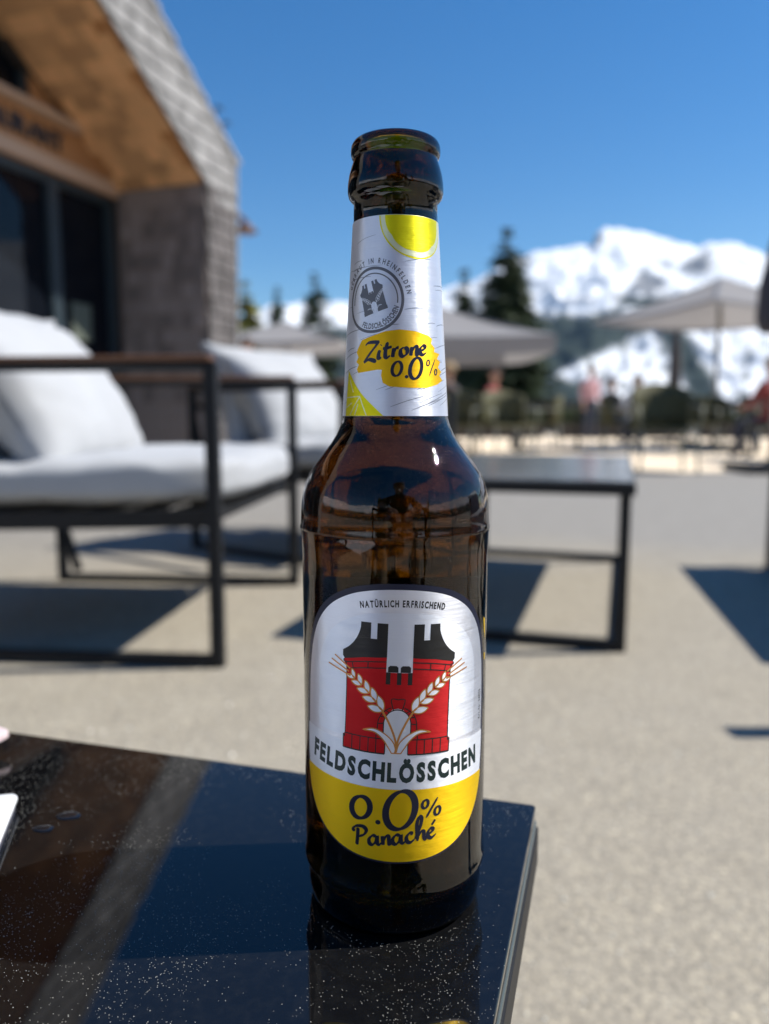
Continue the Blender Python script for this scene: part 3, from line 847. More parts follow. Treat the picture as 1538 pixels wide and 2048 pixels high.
# foreground table: origin at far right corner
HZ = 0.419
ft = empty('glass_table', (0.0632, 0.3034, HZ), R_(-16.3))
tag(ft, 'dusty black glass table in the foreground carrying the bottle', 'table')
def rounded_slab(x0, x1, y0, y1, z0, z1, rad, mat, name, parent, bevel):
    pts = []
    for cx, cy, a0 in ((x1 - rad, y1 - rad, 0), (x0 + rad, y1 - rad, 90), (x0 + rad, y0 + rad, 180), (x1 - rad, y0 + rad, 270)):
        for k in range(7):
            a = R_(a0 + 15 * k); pts.append((cx + rad * cos(a), cy + rad * sin(a)))
    q = MB(); n = len(pts)
    q.add([(p[0], p[1], z0) for p in pts] + [(p[0], p[1], z1) for p in pts],
          [tuple(range(n)), tuple(range(2*n - 1, n - 1, -1))] + [(i, (i+1) % n, (i+1) % n + n, i + n) for i in range(n)])
    return q.build(name, mat, parent, bevel=bevel)
TW, TL = 0.75, 0.36
rounded_slab(-TW, 0.0, -TL, 0.0, -0.006, 0.0, 0.0018, M['table_glass'], 'tabletop', ft, 0.0006)
clear = simple('frosted_glass_edge', (0.07, 0.085, 0.085), 0.25, 0, 0.1)
rounded_slab(-TW + .0, 0.0005, -TL, 0.0005, -0.0095, -0.0063, 0.0018, clear, 'glass_backing', ft, 0.0008)
fr = MB()
e = 0.0012
fr.box((-TW - e, -TL - e, -0.026), (e, e, -0.0098)); fr.build('apron', M['black_metal'], ft, bevel=0.0008)
for (x, y) in ((-.06, -.06), (-TW + .03, -.06), (-.06, -TL + .03), (-TW + .03, -TL + .03)):
    q = MB(); q.box((x, y, -HZ), (x + .028, y + .028, -0.0262)); q.build('leg', M['black_metal'], ft)

# grains and dust on the glass
b = MB(); rg = random.Random(21)
ct, st_ = cos(R_(-16.3)), sin(R_(-16.3))
BX, BY = 0.00341, 0.2475
cnt = 0
while cnt < 8500:
    x = rg.uniform(-0.34, 0.0); y = rg.uniform(-0.33, -0.002)
    wx = 0.0632 + ct * x - st_ * y; wy = 0.3034 + st_ * x + ct * y
    if wy < 0.12 or abs(wx) > 0.62 * wy: continue
    if (wx - BX) ** 2 + (wy - BY) ** 2 < 0.0285 ** 2: continue
    d_ = mnoise.noise((x * 22, y * 22, 0.3)) + 0.5 * mnoise.noise((x * 70, y * 70, 2.3))
    if rg.random() > 0.40 + 0.9 * d_: continue
    r = rg.choice((0.00006, 0.00008, 0.0001, 0.00012, 0.00016))
    if rg.random() < 0.006: r = 0.00022
    pebble(b, x, y, r * 0.3, r, rg); cnt += 1
tag(b.build('dust', M['dust'], None, 'stuff', recalc=False), 'pale dust grains spread over the black glass table top', 'dust')
dd = bpy.data.objects['dust']; dd.location = ft.location; dd.rotation_euler = ft.rotation_euler
# dried drops
def drop(name, wx, wy, rx_, ry_, sd, label):
    q = MB(); n = 20; vs_ = [(0, 0, .00035)]
    for ring, (f_, h_) in enumerate(((0.6, .0003), (0.92, .00022), (1.0, .00003))):
        for k in range(n):
            a = 2*pi*k/n; w_ = 1 + .28 * mnoise.noise((cos(a)*1.3 + sd, sin(a)*1.3, sd))
            vs_.append((cos(a)*rx_*f_*w_, sin(a)*ry_*f_*w_, h_))
    fs_ = [(0, 1 + k, 1 + (k+1) % n) for k in range(n)]
    for r_ in range(2):
        fs_ += [(1 + r_*n + k, 1 + (r_+1)*n + k, 1 + (r_+1)*n + (k+1) % n, 1 + r_*n + (k+1) % n) for k in range(n)]
    q.add(vs_, fs_, True); o = q.build(name, M['water'], None); o.location = (wx, wy, HZ + .0002)
    tag(o, label, 'spill'); return o
drop('drink_spill', -0.128, 0.2945, 0.0052, 0.0030, 1.2, 'small dried drop on the glass, right one of two')
drop('drink_spill', -0.134, 0.2845, 0.0044, 0.0022, 4.2, 'irregular dried drop on the glass, closest to the white card')

# cards at the left edge
def card(name, loc, rz, w_, h_, th, mat, label, tilt=0):
    t = rounded_slab(-w_, 0, -h_, 0, 0, th, 0.004, mat, name, None, 0.0004)
    t.location = loc; t.rotation_euler = (tilt, 0, rz); return tag(t, label, 'card')
c1 = card('card', (-0.1525, 0.3040, HZ + .0035), R_(15.5), 0.17, 0.16, 0.0016, M['paper'], 'white rounded card with a red mark at the left edge of the table')  # out-of-view part enlarged to brighten the left of the bottle label
q = MB(); pts = [(-0.0035, -0.012), (-0.0060, -0.0145), (-0.0085, -0.0155), (-0.0075, -0.0175), (-0.0050, -0.0195)]
for p0, p1 in zip(pts, pts[1:]): q.bar((p0[0], p0[1], 0), (p1[0], p1[1], 0), 0.0013, 0.0002)
for p0, p1 in (((-0.0085, -0.0155), (-0.014, -0.0175)), ((-0.014, -0.0175), (-0.02, -0.016))): q.bar((p0[0], p0[1], 0), (p1[0], p1[1], 0), 0.0016, 0.0002)
o = q.build('print', M['red_ink'], c1); o.location = (0, 0, 0.0018); o.rotation_euler = (0, 0, R_(-12))
cb = rounded_slab(-0.168, -0.002, -0.158, -0.002, 0, 0.0033, 0.004, simple('grey_card_edge_stand_in', (0.10, 0.10, 0.12), 0.3), 'card_edge_stand_in', None, 0.0004)  # grey slab put in for the card edge and its reflection
cb.location = (-0.1508, 0.3036, HZ + .0001); cb.rotation_euler = (0, 0, R_(15.5)); tag(cb, 'thin grey slab standing in for the edge and reflection of the white card', 'slab')
card('card', (-0.1800, 0.3560, HZ + .012), R_(-30), 0.06, 0.05, 0.003, M['paper_pink'], 'pinkish white card lying behind the white one at the back edge', R_(8))
bpy.data.objects['card.001'].location.z = HZ + 0.0075
# pen and tube on the table towards the photographer (seen as reflections in the bottle)
pen = empty('marker_pen', (-0.070, 0.085, HZ + .0075), R_(-70)); tag(pen, 'purple marker pen lying on the table near the photographer', 'pen')
q = MB(); q.tube([(-.06, 0, 0), (.05, 0, 0)], .007, 16); q.build('barrel', simple('purple_plastic', (0.12, 0.03, 0.2), 0.3), pen)
q = MB(); q.tube([(.0502, 0, 0), (.075, 0, 0), (.08, 0, 0)], [.0073, .0070, .005], 16); q.build('cap', M['paper'], pen)
tub = empty('sun_cream_tube', (-0.024, 0.105, HZ), R_(20)); tag(tub, 'white sun cream tube standing on its yellow cap near the photographer', 'tube')
q = MB(); q.lathe([(0, 0), (.014, 0), (.0145, .002), (.014, .022), (0, .022)], 28); q.build('cap', simple('yellow_plastic', (0.85, 0.62, 0.02), 0.35), tub)
q = MB(); vs_ = []; n = 24
for j in range(9):
    u = j / 8; a_ = .0145 + .004 * u; b2 = .0140 * (1 - u) + .0008
    for k in range(n): vs_.append((cos(2*pi*k/n) * a_, sin(2*pi*k/n) * b2, .0222 + .036 * u))
q.add(vs_, [(j*n+k, j*n+(k+1) % n, (j+1)*n+(k+1) % n, (j+1)*n+k) for j in range(8) for k in range(n)] + [tuple(8*n + k for k in range(n))], True)
q.build('body', M['paper'], tub)

mn = empty('unseen_menu', (-0.16, 0.015, HZ), R_(14)); tag(mn, 'unseen folded white menu added near the photographer to brighten the bottle label', 'unseen_menu')  # unseen white paper added to throw light on the label
for k in range(3):
    q = MB(); q.box((-.10, -.035, .0003 + k * .0011), (.10 - k * .002, .09, .0013 + k * .0011)); q.build('unseen_menu_page', M['paper'], mn)
nap = empty('unseen_napkin', (0.035, 0.045, HZ), R_(-20)); tag(nap, 'unseen crumpled white napkin added below the camera to brighten the bottle label', 'unseen_napkin')  # unseen, put in as a bright bounce for the bottle
q = MB(); n = 14; vs_ = []
for j in range(n + 1):
    for i in range(n + 1):
        x, y = -.04 + .08 * i / n, -.035 + .07 * j / n
        vs_.append((x, y, .003 + .012 * abs(mnoise.noise((x * 40, y * 40, 2))) + .004 * abs(mnoise.noise((x * 120, y * 120, 5)))))
q.add(vs_, [(j*(n+1)+i, j*(n+1)+i+1, (j+1)*(n+1)+i+1, (j+1)*(n+1)+i) for j in range(n) for i in range(n)], True)
o = q.build('unseen_napkin_sheet', M['paper'], nap, recalc=False); sm = o.modifiers.new('s', 'SOLIDIFY'); sm.thickness = .0006

# ------------------------------------------------------------------ the bottle
bot = empty('beer_bottle', (BX, BY, HZ)); tag(bot, 'open amber glass beer bottle with silver, red and yellow label', 'bottle')
mm = 0.001
PO = [(0,2.5),(12,2.4),(18,2),(23,.4),(25.4,.0),(27.2,.9),(28.5,3.2),(29.1,7),(29.2,11),(29.15,13.0),(29.5,13.9),(30.15,14.7),(30.4,15.8),(30.25,17.2),(30.0,18.6),(30.0,21),(30.0,60),(30.0,117),(30.2,120),(30.35,124.5),(30.60,125.4),(30.62,126.4),(30.35,127.4),(30.28,130),(30.1,133),(29.6,136.8),(28.7,140),(27.2,143.2),(25.0,146.4),(22.8,149.3),(20.6,152.2),(18.8,155),(17.5,158),(16.64,161),(16.32,166),(15.0,187),(13.86,206),(12.96,221),(12.85,226.0),(13.4,226.3),(14.3,227.2),(14.75,228.8),(14.72,231),(14.3,233.8),(13.5,236.6),(12.95,238.0),(12.85,238.5),(13.2,238.8),(13.62,239.7),(13.75,240.9),(13.62,242.2),(13.1,243.3),(12.3,243.9),(11.2,244.15),(10.4,243.9),(9.8,243.1),(9.45,241.6)]
PI_ = [(9.4,236),(9.5,226),(9.9,219),(11.2,204),(13.3,175),(14.0,162),(15.2,156.5),(17.5,152.5),(20.2,148.6),(23.4,144.6),(25.6,140.5),(27.0,135),(27.5,128),(27.6,118),(27.6,22),(27.2,14),(25.5,9.5),(21,7.2),(12,6.6),(0,6.4)]
def densify(P, mx=4.0):
    out = [P[0]]
    for a, c_ in zip(P, P[1:]):
        d_ = math.hypot(c_[0]-a[0], c_[1]-a[1]); k = max(1, int(d_ / mx))
        for i in range(1, k + 1): out.append((a[0] + (c_[0]-a[0])*i/k, a[1] + (c_[1]-a[1])*i/k))
    return out
def lathe_closed(prof, name, mat, parent, n=160):
    """profile runs from the axis to the axis"""
    bm = bmesh.new(); rings = []
    for r, z in prof:
        if r < 1e-6: rings.append([bm.verts.new((0, 0, z * mm))])
        else: rings.append([bm.verts.new((r*mm*cos(2*pi*k/n), r*mm*sin(2*pi*k/n), z*mm)) for k in range(n)])
    for A_, B_ in zip(rings, rings[1:]):
        for k in range(n):
            a0 = A_[k % len(A_)]; a1 = A_[(k+1) % len(A_)]; b0 = B_[k % len(B_)]; b1 = B_[(k+1) % len(B_)]
            vs_ = []
            for v in (a0, a1, b1, b0):
                if v not in vs_: vs_.append(v)
            if len(vs_) > 2: bm.faces.new(vs_)
    bmesh.ops.recalc_face_normals(bm, faces=bm.faces)
    me = bpy.data.meshes.new(name); bm.to_mesh(me); bm.free()
    me.polygons.foreach_set('use_smooth', [True] * len(me.polygons)); me.materials.append(mat)
    o = bpy.data.objects.new(name, me); col.objects.link(o); o.parent = parent; return o
lathe_closed(densify(PO) + densify(PI_), 'glass', M['amber'], bot)
liq = [(r + 0.12 if r > 0.2 else 0, z - (0.1 if r < 25 and z < 12 else 0)) for r, z in densify(PI_) if z <= 190]
lathe_closed([(0, 190)] + liq, 'drink', M['beer'], bot)

def label_radius(z):      # mm, outer glass radius under the neck label
    return 16.75 - 0.0603 * (z - 160.5)

def wrap(polys, name, mat, parent, kind, off, strip=None, tilt=0.0, holes=None):
    """polys: list of [outer, hole, hole..] in mm; kind 'body' or 'neck'. Bent onto the bottle."""
    bm = bmesh.new()
    for pl in polys:
        rings = [[Vector((p[0], p[1], 0)) for p in ring] for ring in pl]
        flat = [v for r_ in rings for v in r_]
        tri = tessellate_polygon(rings)
        vs_ = [bm.verts.new(v) for v in flat]
        for t in tri:
            try: bm.faces.new([vs_[i] for i in t])
            except ValueError: pass
    if not bm.verts: bm.free(); return None
    return _bend(bm, name, mat, parent, kind, off, tilt)

def _bend(bm, name, mat, parent, kind, off, tilt=0.0):
    if tilt:
        for v in bm.verts:
            x, y = v.co.x, v.co.y
            v.co.x = x + tilt * -(y - 62) * -1 if False else x - tilt * (y - 62)
            v.co.y = y + tilt * x
    xs = [v.co.x for v in bm.verts]; ys = [v.co.y for v in bm.verts]
    st = 1.2 if kind == 'body' else 0.8
    x = math.floor(min(xs) / st) * st + st
    while x < max(xs):
        bmesh.ops.bisect_plane(bm, geom=bm.verts[:] + bm.edges[:] + bm.faces[:], plane_co=(x, 0, 0), plane_no=(1, 0, 0)); x += st
    if kind == 'neck':
        y = math.floor(min(ys) / 4) * 4 + 4
        while y < max(ys):
            bmesh.ops.bisect_plane(bm, geom=bm.verts[:] + bm.edges[:] + bm.faces[:], plane_co=(0, y, 0), plane_no=(0, 1, 0)); y += 4
    nrm = []
    for v in bm.verts:
        s_, t_ = v.co.x, v.co.y
        if kind == 'body': r = 30.0 + off; ph = s_ / 30.5
        else: r = label_radius(t_) + off; ph = s_ / 15.0
        v.co = (sin(ph) * r * mm, -cos(ph) * r * mm, t_ * mm)
        sl = 0.0 if kind == 'body' else 0.06
        nrm.append(Vector((sin(ph), -cos(ph), sl)).normalized())
    me = bpy.data.meshes.new(name)
    for f in bm.faces:
        f.normal_update()
        if f.normal.dot(nrm[f.verts[0].index if f.verts[0].index >= 0 else 0]) < 0: pass
    bm.verts.index_update()
    for f in bm.faces:
        c_ = f.calc_center_median()
        if f.normal.x * c_.x + f.normal.y * c_.y < 0: f.normal_flip()
        f.smooth = True
    bm.to_mesh(me); bm.free()
    me.normals_split_custom_set_from_vertices(nrm)
    me.materials.append(mat)
    o = bpy.data.objects.new(name, me); col.objects.link(o)
    if parent: o.parent = parent
    return o

def crom(pts, n=8, closed=False):
    out = []; m = len(pts)
    rng_ = range(m if closed else m - 1)
    for i in rng_:
        if closed: p0, p1, p2, p3 = pts[(i-1) % m], pts[i], pts[(i+1) % m], pts[(i+2) % m]
        else: p0, p1, p2, p3 = pts[max(i-1, 0)], pts[i], pts[i+1], pts[min(i+2, m-1)]
        for k in range(n):
            t = k / n
            out.append(tuple(0.5 * ((2*p1[d]) + (-p0[d]+p2[d])*t + (2*p0[d]-5*p1[d]+4*p2[d]-p3[d])*t*t + (-p0[d]+3*p1[d]-3*p2[d]+p3[d])*t**3) for d in range(len(p1))))
    if not closed: out.append(tuple(pts[-1]))
    return out

def stroke(pts, wmax, wmin=None, nib=None, n=8, taper=0.25, closed=False):
    """polyline -> ribbon polygon quads; nib angle (deg) gives calligraphic width; pts may carry own width as 3rd value"""
    wmin = wmin if wmin is not None else wmax * 0.35
    P = crom(pts, n, closed)
    if closed: P = P + [P[0]]
    m = len(P); Lf = []; Rt = []
    for i, p in enumerate(P):
        a = P[max(i-1, 0)] if not (closed and i == 0) else P[-2]
        c_ = P[min(i+1, m-1)] if not (closed and i == m-1) else P[1]
        dx, dy = c_[0]-a[0], c_[1]-a[1]; L = math.hypot(dx, dy) or 1e-9; dx /= L; dy /= L
        if len(p) > 2: w_ = p[2]
        elif nib is None: w_ = wmax
        else: w_ = wmin + (wmax - wmin) * abs(sin(atan2(dy, dx) - R_(nib)))
        if not closed and taper:
            u = i / (m - 1); w_ *= min(1, 0.35 + u / taper) * min(1, 0.35 + (1 - u) / taper)
        Lf.append((p[0] - dy * w_ / 2, p[1] + dx * w_ / 2)); Rt.append((p[0] + dy * w_ / 2, p[1] - dx * w_ / 2))
    return [[[Lf[i], Lf[i+1], Rt[i+1], Rt[i]]] for i in range(m - 1)]

def shift(polys, dx=0, dy=0, s=1.0, rot=0.0, shear=0.0):
    c_, s2 = cos(rot), sin(rot)
    return [[[((p[0] + shear * p[1]) * s * c_ - p[1] * s * s2 + dx, (p[0] + shear * p[1]) * s * s2 + p[1] * s * c_ + dy) for p in ring] for ring in pl] for pl in polys]

def arc_text(s_, size, path, name, mat, parent, kind, off, sx=0.7, bold=0.0, gap=0.0, tilt=0.0, shear=0.0):
    """path(u mm) -> (x, y, angle). glyph meshes placed one by one, centred on u=0"""
    glyphs = []; tot = 0
    for ch in s_:
        if ch == ' ': glyphs.append((None, 0, 0, size * 0.28 * sx)); tot += size * 0.28 * sx + gap; continue
        me, xa, xb = text_mesh(ch, size, 0, bold, sx, 3)
        glyphs.append((me, xa, xb, xb - xa)); tot += (xb - xa) + gap
    u = -(tot - gap) / 2; bm = bmesh.new()
    for me, xa, xb, wd_ in glyphs:
        if me:
            px, py, an = path(u + wd_ / 2); c_, s2 = cos(an), sin(an)
            for v in me.vertices:
                x = v.co.x - xa - wd_ / 2 + shear * v.co.y; y = v.co.y
                v.co = (px + x * c_ - y * s2, py + x * s2 + y * c_, 0)
            bm.from_mesh(me); bpy.data.meshes.remove(me)
        u += wd_ + gap
    return _bend(bm, name, mat, parent, kind, off, tilt)

# ---- main label (mm, unrolled)
TI = -0.04
def mirror(h): return h + [(-x, y) for x, y in reversed(h) if abs(x) > 1e-6]
half = [(0,112.9),(9,112.3),(17,110.2),(24.5,105.8),(30.4,99),(33.8,90.5),(35.4,80),(35.9,66),(35.6,53),(33.4,43.5),(28.6,36.2),(21.8,31.1),(12.5,27.9),(0,26.8)]
full = half + [(-x, y) for x, y in reversed(half[1:-1])]
outl = crom(full, 6, True)
lab = wrap([[outl]], 'front_label', M['p_navy'], bot, 'body', 0.06, tilt=TI)
def inset(poly, dx, dtop, dbot, cy=62):
    out = []
    for x, y in poly:
        out.append((x * (1 - dx / 36.0), (y - cy) * (1 - (dtop / 50.9 if y > cy else dbot / 35.2)) + cy))
    return out
inn = inset(outl, 1.7, 1.75, 0.55)
def clip_half(poly, yc, keep_above):
    """clip polygon by horizontal line"""
    out = []; n = len(poly)
    for i in range(n):
        a, c_ = poly[i], poly[(i+1) % n]
        ina = (a[1] >= yc) == keep_above; inc = (c_[1] >= yc) == keep_above
        if ina: out.append(a)
        if ina != inc:
            t = (yc - a[1]) / (c_[1] - a[1]); out.append((a[0] + (c_[0]-a[0]) * t, yc))
    return out
yel_in = inset(outl, 0.45, 1.0, 0.6)
wrap([[clip_half(inn, 63.5, True)]], 'foil_arch', M['foil'], lab, 'body', 0.085, tilt=TI)
wh = clip_half(clip_half(inset(outl, 1.2, 1.0, .6), 63.5, False), 50.4, True)
wrap([[wh]], 'white_band', M['p_white'], lab, 'body', 0.085, tilt=TI)
wrap([[clip_half(yel_in, 50.4, False)]], 'yellow_field', M['p_yellow'], lab, 'body', 0.085, tilt=TI)
ih = [(0,104.3),(9,103.7),(16.5,101.2),(22.8,96.6),(26.6,90.3),(27.9,83),(28.0,64.5),(20,62.2),(0,61)]
inner_p = crom([(0,104.3),(9,103.7),(16.5,101.2),(22.8,96.6),(26.6,90.3),(27.8,83),(27.9,74),(27.9,65)], 6)
inner_p = inner_p + [(-x, y) for x, y in reversed(inner_p[1:])] + []
wrap([[inner_p]], 'inner_arch', M['foil_inner'], lab, 'body', 0.11, tilt=TI)

def tower(S=1.0):
    blk = []; red = []; lines = []
    for sg in (1, -1):
        cur = crom([(12.1,101),(12.3,98.6),(13.6,95.6),(15.6,93.2),(17.9,91.6)], 5)
        pl = [(3.85,101),(7.05,101),(7.05,96.2),(8.95,96.2),(8.95,101)] + cur + [(17.9,89.9),(17.2,89.0),(11,90.3),(3.85,90.9)]
        blk.append([[(sg*x, y) for x, y in pl]])
        rd = [(3.85,91.6),(11,91.0),(17.2,89.7),(17.5,88.2),(16.3,86.3),(16.3,66.2),(16.9,65.6),(16.9,61.4),(3.5,61.4),(3.5,65.6),(4.1,66.2),(4.1,71),(3.4,73.4),(1.6,75.2),(0,75.6),(0,82.9),(0.65,82.9),(0.65,86.4),(2.6,86.4),(2.6,82.8),(3.95,82.8),(3.95,86.0)]
        red.append([[(sg*x, y) for x, y in rd]])
        L = lambda *p, w_=0.32: lines.extend(stroke([(sg*x, y) for x, y in p], w_, n=3, taper=0))
        L((3.9,89.6),(11,89.0),(17.0,87.9)); L((4,87.7),(10.8,87.1),(16.2,86.1)); L((9.5,89.1),(9.5,87.2)); L((14.6,88.4),(14.2,86.6))
        L((17.3,88.9),(17.5,88.2),(16.35,86.3),(16.35,66.2),(16.95,65.6),(16.95,61.3)); L((3.5,61.4),(16.9,61.4),w_=.45); L((4.1,66.0),(16.5,66.0)); L((3.5,61.4),(3.5,65.6),(4.1,66.2),(4.1,71))
        for x in (6.2, 8.6, 11.2, 13.9): L((x, 61.4), (x, 66))
        arc = [(5.9*sin(a), 70.2 + 5.9*cos(a)) for a in [R_(d_) for d_ in range(20, 95, 8)]]
        L(*arc, (6.3, 66.2)); L(*[(4.1*sin(a), 70.6 + 4.6*cos(a)) for a in [R_(d_) for d_ in range(0, 95, 8)]], (4.1, 66.2))
        for d_ in (38, 62, 86): a = R_(d_); L((4.1*sin(a), 70.6+4.6*cos(a)), (5.9*sin(a), 70.2+5.9*cos(a)))
        L((4.1, 67.6), (6.2, 67.6)); L((0, 78.3), (2.05, 78.3), (1.3, 75.0))
    blk.append([[(-3.4,86.5),(-3.4,88.0),(-2.8,88.5),(-.9,88.5),(-.35,88.0),(-.35,86.5),(.35,86.5),(.35,88.0),(.9,88.5),(2.8,88.5),(3.4,88.0),(3.4,86.5)]])
    for x0, x1 in ((-3.95,-2.6),(-.65,.65),(2.6,3.95)): blk.append([[(x0,86.45),(x1,86.45),(x1,82.8),(x0,82.8)]])
    return red, blk, lines
red, blk, lines = tower()
def ear(sg):
    """wheat ear: grains (filled) and outlines"""
    g_, l_ = [], []
    ax = crom([(0.3,61.8),(-.6,66.5),(-4.5,74.6),(-9.5,80.0),(-14.2,83.6),(-17.8,86.4)], 8)
    l_ += stroke([(-sg*-1*x if False else sg*x, y) for x, y in [(0.3,61.8),(-.6,66.5),(-2.6,71.2),(-4.5,74.4)]], 0.62, n=6, taper=0)
    for i, (bx_, by_) in enumerate([(-4.4,74.6),(-6.6,77.3),(-8.9,79.7),(-11.3,81.8),(-13.6,83.5)]):
        sc_ = 1.0 - 0.10 * i
        for side in (-1, 1):
            an = atan2(11.8, -13.4) + side * (-0.50)
            Lg, Wg = 4.9 * sc_, 2.1 * sc_
            pts = []
            for k in range(12):
                a = 2*pi*k/12; u = 0.5 - 0.5*cos(a); v = sin(a) * 0.5 * (sin(pi*min(1, u*1.0)) ** 0.35 if 0 < u < 1 else 0)
                pts.append((bx_ + cos(an)*Lg*u - sin(an)*Wg*v, by_ + sin(an)*Lg*u + cos(an)*Wg*v))
            g_.append([[(sg*x, y) for x, y in pts]])
            l_ += stroke([(sg*x, y) for x, y in pts], 0.34, n=2, taper=0, closed=True)
    for a0, a1 in (((-15.0,84.0),(-23.4,86.3)), ((-15.6,85.2),(-22.2,87.9)), ((-15.2,86.2),(-20.9,89.4))):
        l_ += stroke([(sg*a0[0], a0[1]), (sg*(a0[0]*.5+a1[0]*.5), a0[1]*.5+a1[1]*.5 + .1), (sg*a1[0], a1[1])], 0.42, n=3, taper=0)
    # leaf
    lf = crom([(0,61.8),(-.9,65.0),(-3.6,67.6),(-7.0,69.0),(-10.4,68.2)], 6); lb_ = crom([(-10.4,68.2),(-6.8,67.9),(-4.2,66.0),(-2.4,63.4),(-1.4,61.8)], 6)
    poly = [(sg*x, y) for x, y in lf + lb_[1:]]
    g_.append([poly]); l_ += stroke(poly, 0.36, n=1, taper=0, closed=True)
    return g_, l_
tw = wrap(red, 'tower_print', M['p_red'], lab, 'body', 0.135, tilt=TI)
wrap(blk, 'tower_battlement', M['p_black'], lab, 'body', 0.150, tilt=TI)
wrap(lines, 'tower_outline', M['p_black'], lab, 'body', 0.165, tilt=TI)
for sg in (1, -1):
    g_, l_ = ear(sg)
    ww = wrap(g_, 'wheat_ear', M['p_white'], lab, 'body', 0.180 if sg > 0 else 0.205, tilt=TI)
    wrap(l_, 'wheat_outline', M['p_copper'], lab, 'body', 0.192 if sg > 0 else 0.217, tilt=TI)
def path_line(x0, y0, r=None, up=True):
    def f(u):
        if r is None: return x0 + u, y0, 0
        a = u / abs(r)
        if r > 0: return x0 + r*sin(a), y0 - r*(1 - cos(a)), -a
        return x0 + abs(r)*sin(a), y0 + abs(r)*(1 - cos(a)), a
    return f
arc_text('NATÜRLICH ERFRISCHEND', 2.75, path_line(.4, 106.15, 75), 'slogan_lettering', M['p_black'], lab, 'body', 0.12, 0.62, 0.10, 0.30, TI)
arc_text('FELDSCHLÖSSCHEN', 7.9, path_line(0, 53.0, -330), 'brand_lettering', M['p_green'], lab, 'body', 0.12, 0.70, 0.42, 0.76, TI)
def ell(cx, cy, rx_, ry_, sl, n=16):
    return [(cx + rx_*cos(a) + sl*ry_*sin(a), cy + ry_*sin(a)) for a in [2*pi*k/n for k in range(n)]]
z0 = stroke(ell(-11.0, 43.9, 3.0, 3.5, .12), 1.9, .9, 15, 3, 0, True)
z1 = stroke(ell(1.4, 43.9, 4.45, 6.0, .15, 20), 2.2, .9, 15, 3, 0, True)
zz = z0 + z1 + [[ell(-5.5, 39.9, .85, .75, 0, 10)]]
zz += stroke(ell(9.1, 45.2, .95, 1.3, .15), 1.0, .6, 15, 2, 0, True) + stroke(ell(13.2, 42.4, .95, 1.3, .15), 1.0, .6, 15, 2, 0, True) + stroke([(9.4,40.8),(11.2,43.6),(13.3,46.7)], .75, n=3, taper=.1)
wrap(zz, 'percent_lettering', M['p_navy'], lab, 'body', 0.12, tilt=0)
# hand lettered Panaché
def script(strokes_, wmax, wmin, nib):
    out = []
    for s_ in strokes_: out += stroke(s_, wmax, wmin, nib, 7, 0.12)
    return out
PAN = [[(1.1,5.0),(.8,2.6),(.25,-.4)], [(-.3,3.6),(-.4,4.7),(.8,5.5),(2.8,5.5),(3.7,4.4),(2.8,3.0),(.9,2.2)],
       [(6.9,2.4),(5.6,2.9),(4.4,1.8),(4.4,.5),(5.3,.1),(6.4,1.1),(6.9,2.6),(6.8,.7),(7.4,.2),(8.1,.8)],
       [(8.5,2.8),(8.5,1.4),(8.4,0.0)], [(8.5,1.2),(9.5,2.6),(10.3,2.6),(10.3,1.2),(10.4,.2),(11.2,.5)],
       [(14.0,2.4),(12.7,2.9),(11.5,1.8),(11.5,.5),(12.4,.1),(13.5,1.1),(14.0,2.6),(13.9,.7),(14.5,.2),(15.1,.7)],
       [(17.6,2.5),(16.7,3.0),(15.6,1.9),(15.7,.5),(16.7,.1),(18.0,.9)],
       [(18.0,.9),(19.8,4.0),(20.6,6.6),(20.0,7.5),(19.1,5.5),(18.9,2.6),(18.8,0.1)], [(18.9,1.2),(20.0,2.7),(20.9,2.6),(20.9,1.0),(21.3,.2),(22.0,.6)],
       [(22.2,1.4),(23.6,2.0),(23.9,2.7),(23.1,3.0),(22.2,2.0),(22.3,.6),(23.3,.1),(24.8,.9)], [(23.6,4.0),(24.9,5.4)]]
wrap(shift(script(PAN, 1.35, .58, 35), -12.6, 32.0, 1.03, 0.085), 'name_lettering', M['p_navy'], lab, 'body', 0.12)
arc_text('Art.-Nr. 341553', 1.9, lambda u: (33.2 , 71.0 + u, pi/2), 'article_lettering', M['p_black'], lab, 'body', 0.12, 0.8, 0.01, 0.12)
# yellow tabs of the back label edge and the back label
bk = [(60.5,106),(130,106),(130,34),(60.5,34)]
wrap([[bk]], 'back_label', M['p_white'], bot, 'body', 0.06)
wrap([[[(35.6,98.5),(37.4,97.5),(38.0,90.5),(36.4,94.2)]]], 'yellow_tab', M['p_yellow'], bot, 'body', 0.10)
wrap([[[(36.9,86.5),(38.0,86.3),(38.0,83.8),(37.1,84.4)]]], 'yellow_tab', M['p_yellow'], bot, 'body', 0.10)

# ---- neck label: s = angle*15
K = 15 * pi / 180
ring = []
neck_poly = [(-46.5,161.0),(46.5,161.0),(46.5,219.6),(-46.5,219.6)]
nk = wrap([[neck_poly]], 'neck_label', M['foil_neck'], bot, 'neck', 0.07)
rg = random.Random(5)
# wood-grain lines
gl = []
for base, n_, sl in ((216, 3, 5), (212, 2, 3), (203, 4, .8), (198, 2, .8), (193, 3, 1.2), (187, 5, 2.2), (182, 6, 3), (176.5, 6, 3.5), (172, 6, 4), (168, 7, 4.5), (164, 7, 5), (208, 2, 2)):
    for k in range(n_):
        x0 = rg.uniform(-26, 16); L = rg.uniform(4, 13); y = base + rg.uniform(-2, 2)
        if not (162 < y < 218 and 162 < y + sl * L / 15 < 218): continue
        gl += stroke([(x0, y), (x0 + L/2, y + sl*L/30 + .25), (x0 + L, y + sl*L/15)], rg.uniform(.12, .26), n=4, taper=.3)
wrap(gl, 'grain_print', M['p_line'], nk, 'neck', 0.085)
